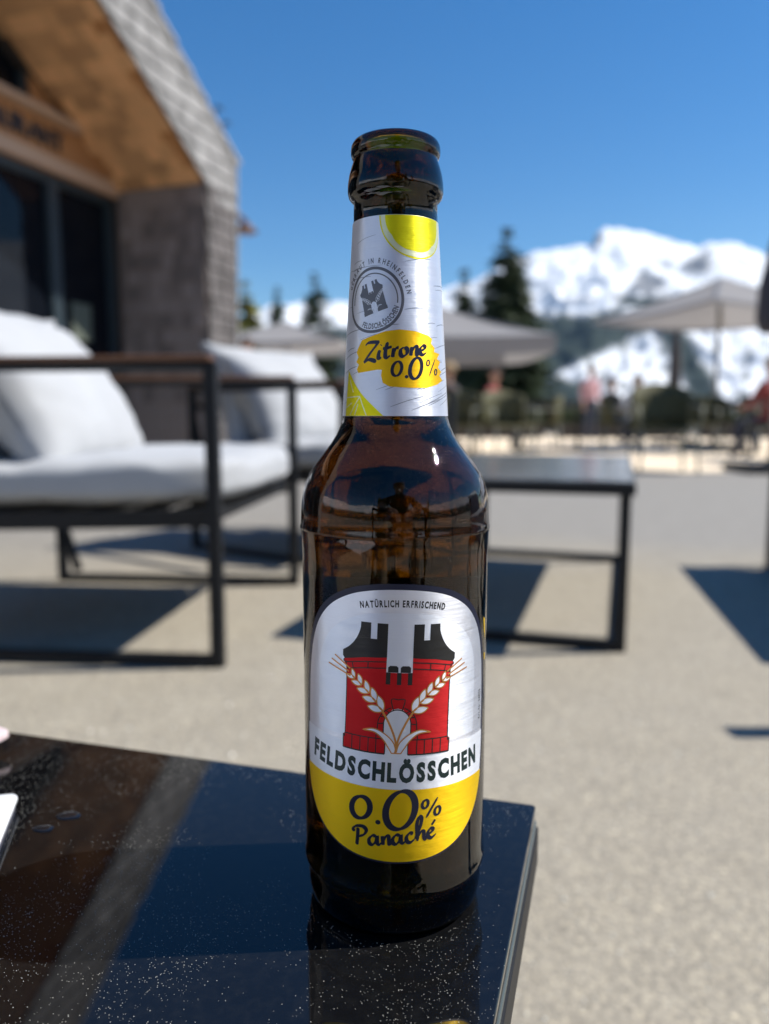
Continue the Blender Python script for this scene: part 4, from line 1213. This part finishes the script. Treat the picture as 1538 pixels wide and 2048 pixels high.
# lemon slice top (cut by the label edge)
def clip_top(poly, yt): return clip_half(poly, yt, False)
cx, cy = 27*K, 219.8
def circ(cx, cy, r, n=48, wob=0.0, sd=0): return [(cx + (r + wob*mnoise.noise((cos(a)*3+sd, sin(a)*3, sd)))*cos(a), cy + (r + wob*mnoise.noise((cos(a)*3+sd, sin(a)*3, sd)))*sin(a)) for a in [2*pi*k/n for k in range(n)]]
wrap([[clip_top(circ(cx, cy, 12.8), 219.5)]], 'lemon_rim', M['p_lemon'], nk, 'neck', 0.105)
wrap([[clip_top(circ(cx, cy, 12.35, 60, .3, 2), 219.5)]], 'lemon_pith', M['p_pith'], nk, 'neck', 0.125)
fl = []
for k in range(60):
    a = 2*pi*k/60; rr = 10.9 + .5*abs(sin(a*4 + .6)) ** 0.5 - .55
    fl.append((cx + rr*cos(a), cy + rr*sin(a)))
wrap([[clip_top(fl, 219.5)]], 'lemon_flesh', M['p_lemon'], nk, 'neck', 0.145)
# lemon wedge bottom left
wedge = [(-16.8,174.9),(-14.6,172.6),(-10.6,168.0),(-6.6,164.2),(-3.4,161.05),(-17.6,161.05)]
wrap([[crom(wedge[:5], 3) + [wedge[5]]]], 'lemon_wedge', M['p_lemon'], nk, 'neck', 0.105)
wl = []
for p in (((-17.3,166.6),(-10.8,166.9)), ((-14.8,161.3),(-10.8,166.9)), ((-8.4,161.2),(-10.9,166.9)), ((-15.6,172),(-13.6,168.2)), ((-12.6,161.3),(-11.4,164.6)), ((-17.2,163.5),(-14,165.0))):
    wl += stroke([p[0], p[1]], .3, n=2, taper=0)
wrap(wl, 'wedge_line', M['p_pith'], nk, 'neck', 0.125)
# round stamp
sx0, sy0 = -27.6*K, 195.2
def ringp(r0, r1, a0=0, a1=360, wob=0.0):
    n = max(6, int((a1 - a0) / 5)); out = []
    for k in range(n):
        a, c_ = R_(a0 + (a1-a0)*k/n), R_(a0 + (a1-a0)*(k+1)/n)
        out.append([[(sx0+r0*cos(a), sy0+r0*sin(a)), (sx0+r1*cos(a), sy0+r1*sin(a)), (sx0+r1*cos(c_), sy0+r1*sin(c_)), (sx0+r0*cos(c_), sy0+r0*sin(c_))]])
    return out
wrap(ringp(8.85, 9.7) + ringp(7.55, 7.9, -8, 188), 'stamp_ring', M['p_grey'], nk, 'neck', 0.105)
def circ_path(r, a_mid, inside=False):
    def f(u):
        if not inside:
            a = R_(a_mid) - u / r; return sx0 + r*cos(a), sy0 + r*sin(a), a - pi/2
        a = R_(a_mid) + u / r; return sx0 + r*cos(a), sy0 + r*sin(a), a + pi/2
    return f
arc_text('GEBRAUT IN RHEINFELDEN', 2.15, circ_path(10.7, 84), 'stamp_lettering', M['p_grey'], nk, 'neck', 0.105, 0.68, 0.06, 0.55)
arc_text('FELDSCHLÖSSCHEN', 2.25, circ_path(8.45, -66, True), 'stamp_lettering', M['p_grey'], nk, 'neck', 0.105, 0.62, 0.07, 0.22)
mini = [[[((x) , (y - 81)) for x, y in rr_] for rr_ in pl] for pl in (red + blk)]
wrap(shift(mini, sx0 - .3, sy0 + .7, 0.235, R_(17)), 'stamp_tower', M['p_grey'], nk, 'neck', 0.105)
me_ = []
for sg in (1, -1): me_ += ear(sg)[1]
wrap(shift([[[(x, y - 81) for x, y in rr_] for rr_ in pl] for pl in me_], sx0 - .3, sy0 + .7, 0.235, R_(17)), 'stamp_wheat', M['p_white'], nk, 'neck', 0.125)
# brush patch
def nkp(d, z): return (d * K, z)
patch = [nkp(-47,181.2), nkp(-41,183.6), nkp(-28,184.6), nkp(-12,185.9), nkp(4,186.4), nkp(22,186.0), nkp(39,184.9), nkp(45,184.0), nkp(43,182.6), nkp(49,181.4), nkp(47.5,180.2), nkp(58,179.8), nkp(52.5,178.2), nkp(59,177.4), nkp(54,175.6), nkp(61,174.4), nkp(56,173.2), nkp(62.5,171.9), nkp(52,170.6), nkp(35,169.4), nkp(14,169.3), nkp(-7,169.7), nkp(-14,170.8), nkp(-16,173.0), nkp(-15.2,174.6), nkp(-20,174.7), nkp(-34,174.2), nkp(-45,173.9), nkp(-47.5,175.0), nkp(-44.5,176.4), nkp(-49,177.2), nkp(-45.5,178.6), nkp(-49,180)]
wrap([[patch]], 'brush_patch', M['p_orange'], nk, 'neck', 0.125)
ZI = [[(.2,5.2),(1.4,6.0),(4.4,5.8),(4.6,5.2),(2.2,2.4),(.2,-.1),(1.8,.3),(3.4,-.2),(4.4,-.9)],
      [(5.6,3.0),(5.2,1.6),(5.3,.3),(6.2,.5)], [(5.9,4.5),(6.1,4.7)],
      [(8.2,5.4),(7.6,3.0),(7.5,.8),(8.2,.2),(9.1,.8)], [(6.6,3.3),(8.2,3.4),(9.6,3.7)],
      [(10.3,3.2),(10.1,1.6),(9.9,.1)], [(10.1,1.6),(11.0,3.0),(11.9,3.1)],
      [(13.6,3.1),(12.6,2.4),(12.5,.9),(13.3,.1),(14.5,.8),(14.7,2.3),(13.7,3.1)],
      [(16.3,3.0),(16.1,1.5),(15.9,.1)], [(16.1,1.4),(17.2,2.9),(18.1,2.8),(18.0,1.3),(18.2,.2),(19.0,.5)],
      [(19.3,1.4),(20.9,2.0),(21.2,2.8),(20.3,3.1),(19.3,2.1),(19.4,.7),(20.4,.1),(21.8,.8)]]
wrap(shift(script(ZI, 1.5, .6, 35), -36.5*K, 177.3, 0.87, 0.10, .12), 'flavour_lettering', M['p_navy'], nk, 'neck', 0.150)
pz = stroke(ell(1*K, 174.9, 1.30, 2.1, .15), .95, .5, 15, 3, 0, True) + stroke(ell(22*K, 175.1, 1.75, 3.1, .18), 1.15, .6, 15, 3, 0, True) + [[ell(11.3*K, 172.6, .55, .5, 0, 8)]]
pz += stroke(ell(37.5*K, 176.8, .5, .85, .15), .5, .3, 15, 2, 0, True) + stroke(ell(49*K, 174.2, .5, .85, .15), .5, .3, 15, 2, 0, True) + stroke([(38.5*K,172.9),(43*K,175.4),(49*K,178.2)], .38, n=2, taper=.1)
wrap(pz, 'percent_lettering', M['p_navy'], nk, 'neck', 0.150)

# fine dust on the shoulder of the bottle
b = MB(); rg = random.Random(44)
PS = densify(PO, 1.0)
PS = [p for p in PS if 118 < p[1] < 161]
for i in range(750):
    r, z = rg.choice(PS); ph = rg.uniform(-1.35, 1.35); z2 = z + rg.uniform(-.5, .5)
    if rg.random() < (0.55 if z < 130 else 0.1): continue
    s_ = rg.choice((.045, .055, .07, .09)) * mm; rr = (r + .03) * mm
    pebble(b, sin(ph)*rr, -cos(ph)*rr, z2*mm, s_, rg)
b.build('dust', M['dust'], bot, 'stuff', recalc=False)

# ------------------------------------------------------------------ parasols
def parasol(x, y, half, z_edge, z_apex, val, rz, label, mat='parasol', pole_dx=0.0):
    t = empty('parasol', (x, y, 0), rz); tag(t, label, 'parasol', 'grey parasols on the terrace')
    q = MB(); n = 4; sub = 6
    # four panels sagging slightly
    vs_ = []; 
    for k in range(4):
        c0 = Vector((half * (1, -1, -1, 1)[k], half * (1, 1, -1, -1)[k], z_edge)); c1 = Vector((half * (1, -1, -1, 1)[(k+1) % 4], half * (1, 1, -1, -1)[(k+1) % 4], z_edge))
        ap = Vector((0, 0, z_apex)); base_ = len(q.v); loc = []
        for i in range(sub + 1):
            for j in range(sub + 1):
                u, v_ = i / sub, j / sub
                p = ap.lerp(c0.lerp(c1, v_), u); p.z -= 0.16 * u * sin(pi * v_) * half * 0.25 + 0.05 * half * sin(pi * u); loc.append(p)
        q.add(loc, [(i*(sub+1)+j, i*(sub+1)+j+1, (i+1)*(sub+1)+j+1, (i+1)*(sub+1)+j) for i in range(sub) for j in range(sub)], True)
    q.build('canopy', M[mat], t, recalc=False)
    q = MB()
    for k in range(4):
        c0 = Vector((half * (1, -1, -1, 1)[k], half * (1, 1, -1, -1)[k], z_edge)); c1 = Vector((half * (1, -1, -1, 1)[(k+1) % 4], half * (1, 1, -1, -1)[(k+1) % 4], z_edge))
        loc = []
        for j in range(sub + 1):
            p = c0.lerp(c1, j / sub); sag = 0.04 * half * sin(pi * j / sub); loc += [Vector((p.x, p.y, p.z - sag + .004)), Vector((p.x * 1.004, p.y * 1.004, p.z - sag - val))]
        q.add(loc, [(2*j, 2*j+2, 2*j+3, 2*j+1) for j in range(sub)])
    q.build('valance', M[mat], t, recalc=False)
    q = MB(); q.tube([(pole_dx, 0, 0), (pole_dx, 0, z_apex - .02)], 0.035, 10); q.build('pole', M['pole'], t)
    for k in range(4):
        q = MB(); q.bar((pole_dx * .5, 0, z_apex - .06), (half * .97 * (1, -1, -1, 1)[k], half * .97 * (1, 1, -1, -1)[k], z_edge - .03), .03); q.build('rib', M['pole'], t)
    q = MB(); q.box((pole_dx - .4, -.4, 0.01), (pole_dx + .4, .4, .09)); q.build('base', M['black_metal'], t)
    return t
parasol(1.05, 15, 1.72, 1.98, 2.66, 0.30, R_(6), 'wide grey parasol directly behind the bottle neck')
parasol(-2.5, 20, 1.75, 2.36, 2.98, 0.10, R_(-8), 'pale grey parasol left of the bottle below the thin spruce')
parasol(5.95, 14, 1.55, 2.36, 3.02, 0.06, R_(20), 'open grey parasol at the right in front of the mountain')
def furled(x, y, z0, z1, r, label, zp):
    t = empty('furled_parasol', (x, y, 0)); tag(t, label, 'parasol', 'furled parasols')
    q = MB(); n = 48; prof = [(0.05, z0 + .02), (r * .8, z0), (r, z0 + (z1-z0)*.12), (r * .95, z0 + (z1-z0)*.4), (r * .62, z0 + (z1-z0)*.7), (r*.3, z0 + (z1-z0)*.93), (.02, z1)]
    vs_ = []
    for rr_, z in prof:
        for k in range(n):
            a = 2*pi*k/n; q_ = rr_ * (1 + .16*cos(8*a + z*2)); vs_.append((q_*cos(a), q_*sin(a), z))
    q.add(vs_, [(i*n+k, i*n+(k+1) % n, (i+1)*n+(k+1) % n, (i+1)*n+k) for i in range(len(prof)-1) for k in range(n)], True)
    q.build('cloth', M['parasol_dark'], t)
    q = MB(); q.tube([(0, 0, 0), (0, 0, zp)], .03, 10); q.build('pole', M['pole'], t)
    q = MB(); q.box((-.35, -.35, .006), (.35, .35, .08)); q.build('base', M['black_metal'], t)
    return t
furled(4.02, 8.0, 1.42, 2.62, 0.20, 'furled dark parasol cut by the right edge of the photo', 2.66)
furled(5.95, 16.0, 1.05, 2.55, 0.11, 'furled dark parasol between the open parasol and the snowy gully', 2.6)

# ------------------------------------------------------------------ terrace chairs and tables behind
def patio_chair():
    t = empty('terrace_chair'); tag(t, 'x', 'chair', 'olive woven terrace chairs')
    q = MB(); q.box((-.27, -.27, .42), (.27, .25, .455)); q.build('seat', M['olive'], t, bevel=.01)
    q = MB(); n = 10; vs_ = []
    for j in range(4):
        for i in range(n + 1):
            a = pi * (0.12 + 0.76 * i / n); z = .44 + (.48 - .09 * (abs(i - n/2) / (n/2)) ** 2) * j / 3
            vs_.append((cos(a) * .33, .02 + sin(a) * (.28 + .04*j/3), z))
    fs_ = [(j*(n+1)+i, j*(n+1)+i+1, (j+1)*(n+1)+i+1, (j+1)*(n+1)+i) for j in range(3) for i in range(n)]
    q.add(vs_, fs_, True); o = q.build('backrest', M['olive'], t); sm = o.modifiers.new('s', 'SOLIDIFY'); sm.thickness = .025
    for sx_ in (-1, 1):
        q = MB(); q.tube([(sx_*.29, -.26, .44), (sx_*.31, -.26, .66), (sx_*.32, .1, .68), (sx_*.30, .24, .68)], .014, 8); q.build('arm', M['olive_grey'], t)
        for sy_ in (-.25, .24):
            q = MB(); q.tube([(sx_*.26, sy_, .43), (sx_*.29, sy_*1.1, 0)], .014, 8); q.build('leg', M['olive_grey'], t)
    return t
ch0 = patio_chair()
spots = [(2.88, 8.0, 175, 'olive woven chair standing alone before the right parasol'), (0.95, 10.4, 160, 'olive chair just right of the bottle shoulder, left of its pair'), (1.62, 10.2, 195, 'olive chair of the pair under the wide parasol, nearer its right corner'),
         (2.55, 12.6, 90, 'olive chair seen from the side below the parasol corner'), (3.9, 12.8, 250, 'olive chair facing the terrace table near the furled parasol'), (4.75, 12.0, 185, 'olive chair right of the lone chair, in front of the fence'),
         (5.5, 13.2, 150, 'olive chair beneath the open right parasol, left one'), (6.3, 13.0, 200, 'olive chair beneath the open right parasol, right one'), (0.2, 12.5, 30, 'olive chair hidden mostly behind the bottle shoulder'), (-1.3, 14, 100, 'olive chair left of the bottle near the pale parasol'),
         (5.2, 10.2, 120, 'olive chair beside the red clad guest at the right edge')]
for i, (x, y, a, lb_) in enumerate(spots):
    o = ch0 if i == 0 else copy_tree(ch0)
    o.location = (x, y, 0.005); o.rotation_euler = (0, 0, R_(a + 180)); o['label'] = lb_
def terrace_table():
    t = empty('terrace_table'); tag(t, 'x', 'table', 'round terrace tables')
    q = MB(); q.lathe([(0, .715), (.42, .715), (.43, .72), (.43, .738), (.42, .742), (0, .742)], 32); q.build('tabletop', M['dark_wood'], t)
    q = MB(); q.lathe([(.04, .03), (.03, .1), (.03, .713)], 14); q.build('pedestal', M['black_metal'], t)
    q = MB(); q.lathe([(0, 0), (.26, 0), (.26, .015), (.04, .03), (0, .03)], 24); q.build('base', M['black_metal'], t)
    return t
tb0 = terrace_table()
for i, (x, y, lb_) in enumerate([(1.28, 11.3, 'round dark table between the chairs under the wide parasol'), (3.3, 13.2, 'round dark table left of the furled parasol'), (5.75, 12.3, 'round dark table under the open right parasol'), (4.9, 9.4, 'round dark table at the right edge near the red clad guest'), (-0.7, 13.3, 'round dark table left of the bottle')]):
    o = tb0 if i == 0 else copy_tree(tb0); o.location = (x, y, 0.005); o['label'] = lb_

# hedge in planters and a slatted fence closing the terrace
fe = empty('fence', (0, 24.6, 0)); tag(fe, 'dark slatted wooden fence closing the far end of the terrace', 'fence')
for i in range(24):
    q = MB(); x = -9 + i * 1.3; q.box((x - .05, -.05, 0), (x + .05, .05, 1.05)); q.build('post', M['dark_wood'], fe)
for i in range(7):
    q = MB(); q.box((-9.2, -.085, .08 + i * .14), (21.2, -.055, .19 + i * .14)); q.build('slat', M['dark_wood'], fe)
for i, (x0, x1, lb_) in enumerate(((1.2, 4.2, 'clipped dark hedge in a trough below the wide parasol'), (4.6, 8.0, 'clipped dark hedge in a trough below the snowy gully'), (8.4, 12.5, 'clipped dark hedge in a trough at the right'))):
    h = empty('hedge', ((x0 + x1) / 2, 20.5, 0)); tag(h, lb_, 'hedge', 'hedges in troughs')
    L = x1 - x0; q = MB(); q.box((-L/2, -.2, 0.005), (L/2, .2, .4)); q.build('trough', M['dark_wood'], h)
    q = MB(); rg = random.Random(60 + i)
    for k in range(3500):
        p = Vector((rg.uniform(-L/2, L/2), rg.uniform(-.26, .26), rg.uniform(.36, .78))); d = Vector((rg.uniform(-1,1), rg.uniform(-1,1), rg.uniform(-.4,1))).normalized() * .07
        s_ = d.cross(Vector((rg.uniform(-1,1), rg.uniform(-1,1), rg.uniform(-1,1)))).normalized() * .03
        q.add([p - s_, p + s_, p + d], [(0, 1, 2)])
    q.build('foliage', M['needles'], h, recalc=False)

# ------------------------------------------------------------------ people (blurred guests, and the photographer mirrored in the bottle)
def skin_body(name, J, E, mat, parent, lvl=2):
    """J: dict name->(x,y,z,r); E: edges; grown with a Skin modifier, then applied"""
    names = list(J); idx = {n_: i for i, n_ in enumerate(names)}
    me = bpy.data.meshes.new(name); me.from_pydata([J[n_][:3] for n_ in names], [(idx[a], idx[c_]) for a, c_ in E], [])
    o = bpy.data.objects.new(name, me); col.objects.link(o)
    me.skin_vertices.new() if hasattr(me.skin_vertices, 'new') and not me.skin_vertices else None
    sk = o.modifiers.new('skin', 'SKIN')
    if not me.skin_vertices:
        bpy.context.view_layer.objects.active = o
    for i, n_ in enumerate(names):
        r = J[n_][3]; me.skin_vertices[0].data[i].radius = (r, r)
        me.skin_vertices[0].data[i].use_root = (i == 0)
    sb = o.modifiers.new('sub', 'SUBSURF'); sb.levels = lvl; sb.render_levels = lvl
    dg = bpy.context.evaluated_depsgraph_get(); bpy.context.view_layer.update()
    m2 = bpy.data.meshes.new_from_object(o.evaluated_get(dg)); bpy.data.objects.remove(o)
    m2.polygons.foreach_set('use_smooth', [True] * len(m2.polygons))
    m2.materials.clear()
    for m_ in (mat if isinstance(mat, list) else [mat]): m2.materials.append(m_)
    o2 = bpy.data.objects.new(name, m2); col.objects.link(o2); o2.parent = parent
    return o2
SKIN = simple('skin', (0.45, 0.26, 0.18), 0.55, 0, 0.1)
def cloth_mat(n_, c): return mat_fabric(n_, c, 0.9, 0.2, 300)
def person(x, y, rz, top, legs, hair, label, pose='sit', group=None, z=0.0):
    """local: faces -y. body mesh continuous; materials assigned by region"""
    t = empty('person', (x, y, z), rz); tag(t, label, 'person', group)
    if pose == 'sit':
        hip = .50
        J = dict(pelvis=(0, .05, hip, .15), belly=(0, .04, hip+.20, .13), chest=(0, 0.0, hip+.42, .15), neck=(0, -.02, hip+.56, .055), nk2=(0, -.03, hip+.62, .052), hd0=(0, -.04, hip+.68, .085), hd1=(0, -.035, hip+.76, .095), hd2=(0, -.03, hip+.82, .07))
        for s_, n_ in ((1, 'r'), (-1, 'l')):
            J.update({n_+'h': (s_*.11, .0, hip-.01, .105), n_+'k': (s_*.14, -.42, hip-.02, .075), n_+'c': (s_*.14, -.43, .28, .062), n_+'a': (s_*.14, -.40, .08, .04), n_+'t': (s_*.15, -.55, .035, .038),
                      n_+'s': (s_*.19, .0, hip+.48, .07), n_+'e': (s_*.27, -.10, hip+.24, .05), n_+'w': (s_*.14, -.33, hip+.20, .032), n_+'p': (s_*.10, -.41, hip+.20, .036)})
    elif pose == 'lean':
        hip = .50
        J = dict(pelvis=(0, .12, hip, .16), belly=(0, .0, hip+.16, .15), chest=(0, -.16, hip+.34, .165), neck=(0, -.25, hip+.47, .06), nk2=(0, -.285, hip+.52, .058), hd0=(0, -.33, hip+.57, .085), hd1=(0, -.345, hip+.65, .095), hd2=(0, -.33, hip+.72, .075))
        for s_, n_ in ((1, 'r'), (-1, 'l')):
            J.update({n_+'h': (s_*.13, .05, hip-.02, .11), n_+'k': (s_*.24, -.36, hip-.03, .08), n_+'c': (s_*.24, -.38, .28, .065), n_+'a': (s_*.24, -.34, .08, .042), n_+'t': (s_*.26, -.48, .035, .04),
                      n_+'s': (s_*.20, -.16, hip+.40, .08), n_+'e': (s_*.27, -.40, hip+.16, .055), n_+'w': (s_*.09, -.55, hip+.105, .034), n_+'p': (s_*.055, -.615, hip+.085, .036)})
    else:
        hip = .92
        J = dict(pelvis=(0, 0, hip, .15), belly=(0, 0, hip+.18, .13), chest=(0, 0, hip+.40, .15), neck=(0, 0, hip+.54, .055), nk2=(0, -.01, hip+.60, .052), hd0=(0, -.02, hip+.66, .085), hd1=(0, -.02, hip+.74, .095), hd2=(0, -.01, hip+.80, .07))
        for s_, n_ in ((1, 'r'), (-1, 'l')):
            J.update({n_+'h': (s_*.09, 0, hip-.08, .10), n_+'k': (s_*.11, -.02, .50, .07), n_+'c': (s_*.11, .01, .34, .058), n_+'a': (s_*.11, .02, .09, .04), n_+'t': (s_*.13, -.14, .04, .038),
                      n_+'s': (s_*.19, 0, hip+.46, .068), n_+'e': (s_*.25, .02, hip+.18, .048), n_+'w': (s_*.24, -.08, hip-.05, .032), n_+'p': (s_*.24, -.11, hip-.13, .036)})
    E_ = [('pelvis','belly'),('belly','chest'),('chest','neck'),('neck','nk2'),('nk2','hd0'),('hd0','hd1'),('hd1','hd2')]
    for n_ in 'rl': E_ += [('pelvis',n_+'h'),(n_+'h',n_+'k'),(n_+'k',n_+'c'),(n_+'c',n_+'a'),(n_+'a',n_+'t'),('chest',n_+'s'),(n_+'s',n_+'e'),(n_+'e',n_+'w'),(n_+'w',n_+'p')]
    o = skin_body('body', J, E_, [SKIN, top, legs, hair], t)
    nz = J['neck'][2] + .02; wr_ = {n_: Vector(J[n_+'w'][:3]) for n_ in 'rl'}; an = .10; hz = J['hd1'][2]
    for p in o.data.polygons:
        c_ = p.center
        if c_.z > nz: p.material_index = 0
        elif min((c_ - wr_[n_]).length for n_ in 'rl') < .07 or min((c_ - Vector(J[n_+'p'][:3])).length for n_ in 'rl') < .07: p.material_index = 0
        elif c_.z < hip + .03 or (pose != 'stand' and c_.z < hip + .07 and c_.y < -.10 and abs(c_.x) > .06): p.material_index = 2
        else: p.material_index = 1
    # head details
    hx, hy, hz, _ = J['hd1']; q = MB(); n = 20; vs_ = []; fs_ = []
    for i in range(9):
        th_ = (i / 8) * 1.75
        for k in range(n):
            a = 2*pi*k/n; r = .108 * sin(th_)
            drop_ = .02 if sin(a) < -0.2 and th_ > 1.1 else 0
            vs_.append((hx + cos(a)*r*.92, hy + .012 + sin(a)*r*1.04, hz + .012 + .112*cos(th_) + (0.05 if sin(a) < -.3 and th_ > 1.2 else 0)))
    fs_ = [(i*n+k, i*n+(k+1) % n, (i+1)*n+(k+1) % n, (i+1)*n+k) for i in range(8) for k in range(n)]
    q.add(vs_, fs_, True); q.build('hair', hair, t)
    q = MB(); q.tube([(hx, hy - .088, hz - .0), (hx, hy - .108, hz - .03), (hx, hy - .09, hz - .038)], [.008, .014, .006], 8)
    for s_ in (-1, 1): q.lathe([(0.001, -.02), (.012, -.012), (.015, 0), (.012, .014), (.001, .02)], 8, (hx + s_*.094, hy + .005, hz - .015))
    q.build('nose_and_ears', SKIN, t)
    q = MB(); q.box((hx - .07, hy - .105, hz - .012), (hx - .008, hy - .088, hz + .018)); q.box((hx + .008, hy - .105, hz - .012), (hx + .07, hy - .088, hz + .018)); q.box((hx - .008, hy - .1, hz + .006), (hx + .008, hy - .09, hz + .014))
    q.build('sunglasses', M['black_metal'], t, bevel=.004)
    # hands: palm from the skin, fingers as short tapered chains rooted in the palm
    for n_, s_ in (('r', 1), ('l', -1)):
        w0 = wr_[n_]; p0 = Vector(J[n_+'p'][:3]); d = (p0 - w0).normalized(); side = d.cross(Vector((0, 0, 1)));
        side = side.normalized() if side.length > .1 else Vector((1, 0, 0)); dn = d.cross(side).normalized()
        if dn.z > 0: dn = -dn
        q = MB()
        for k, (o_, L) in enumerate(((-.028, .058), (-.010, .07), (.010, .066), (.028, .052))):
            b0 = p0 + side * o_ + d * .01; q.tube([b0, b0 + d*.4*L + dn*.004, b0 + d*.75*L + dn*.022, b0 + d*.85*L + dn*.042], [.0095, .009, .008, .006], 8)
        b0 = p0 - side * .03 * s_ - d * .02; q.tube([b0, b0 - side*.02*s_ + d*.025, b0 - side*.02*s_ + d*.05 + dn*.01], [.011, .010, .007], 8)
        q.build('fingers', SKIN, t)
    return t
c_dark = cloth_mat('charcoal_jersey', (0.05, 0.05, 0.055)); c_jean = cloth_mat('dark_denim', (0.03, 0.04, 0.07))
c_beige = cloth_mat('beige_trousers', (0.42, 0.34, 0.24)); c_red = cloth_mat('red_jacket', (0.30, 0.06, 0.055)); c_pink = cloth_mat('pale_pink_shirt', (0.55, 0.32, 0.34)); c_or = cloth_mat('orange_jacket', (0.80, 0.25, 0.03)); c_wh = cloth_mat('white_shirt', (0.7, 0.7, 0.72)); h_br = simple('brown_hair', (0.05, 0.03, 0.02), 0.6); h_bl = simple('blond_hair', (0.35, 0.24, 0.12), 0.6)
G_P = 'guests on the terrace'
person(5.2, 10.4, R_(200), c_red, c_jean, h_bl, 'guest in a red jacket seated at the right edge', 'sit', G_P)
person(4.65, 16.0, R_(120), c_dark, c_dark, h_br, 'guest in dark clothes seated left of the furled parasol', 'sit', G_P)
person(4.9, 18.5, R_(20), c_pink, c_jean, h_br, 'standing guest with pale pink top left of the furled parasol', 'stand', G_P)
person(1.75, 12.6, R_(60), c_red, c_dark, h_br, 'guest in dark red seated in the shade of the wide parasol', 'sit', G_P)
person(0.98, 11.6, R_(240), c_dark, c_jean, h_bl, 'guest in dark clothes just right of the bottle shoulder', 'sit', G_P)
person(-2.12, 12.0, R_(150), c_or, c_jean, h_br, 'guest in an orange jacket standing at the shingled corner', 'stand', G_P)
person(4.95, 15.2, R_(170), c_wh, c_jean, h_bl, 'guest in a white shirt seated behind the lone olive chair', 'sit', G_P)
# photographer, reflected in the bottle
person(0.06, -0.80, R_(180), c_dark, c_beige, h_br, 'photographer in a charcoal top leaning towards the bottle, behind the camera', 'lean')
armchair('armchair', (0.50, -0.50, 0), R_(90), 'armchair the photographer sits on, behind the camera', G_CH, seed=17)
for i, (x, y, h, lb_) in enumerate([(-9, -26, 13, 'spruce behind the photographer, left'), (-3, -30, 15, 'tall spruce behind the photographer'), (4, -28, 12, 'spruce behind the photographer, centre right'), (10, -24, 13, 'spruce behind the photographer, right'), (16, -20, 10, 'spruce behind the photographer, far right')]):
    spruce('spruce_tree', x, y, 0, h, lb_, 2.6, 0.7, seed=70 + i, group='conifers behind the photographer')

# ------------------------------------------------------------------ thin alpine air
def haze():
    q = MB(); q.box((-5500, -3600, -330), (5500, 4700, 1150))
    g = NT('haze')
    for n_ in list(g.t.nodes):
        if n_ != g.out: g.t.nodes.remove(n_)
    v = g.n('ShaderNodeVolumePrincipled'); v.inputs['Color'].default_value = (0.5, 0.74, 1.0, 1)
    v.inputs['Density'].default_value = 0.000035; v.inputs['Anisotropy'].default_value = 0.2
    g.l(v.outputs[0], g.out.inputs['Volume'])
    q.build('haze', g.m, None, 'stuff')
haze()
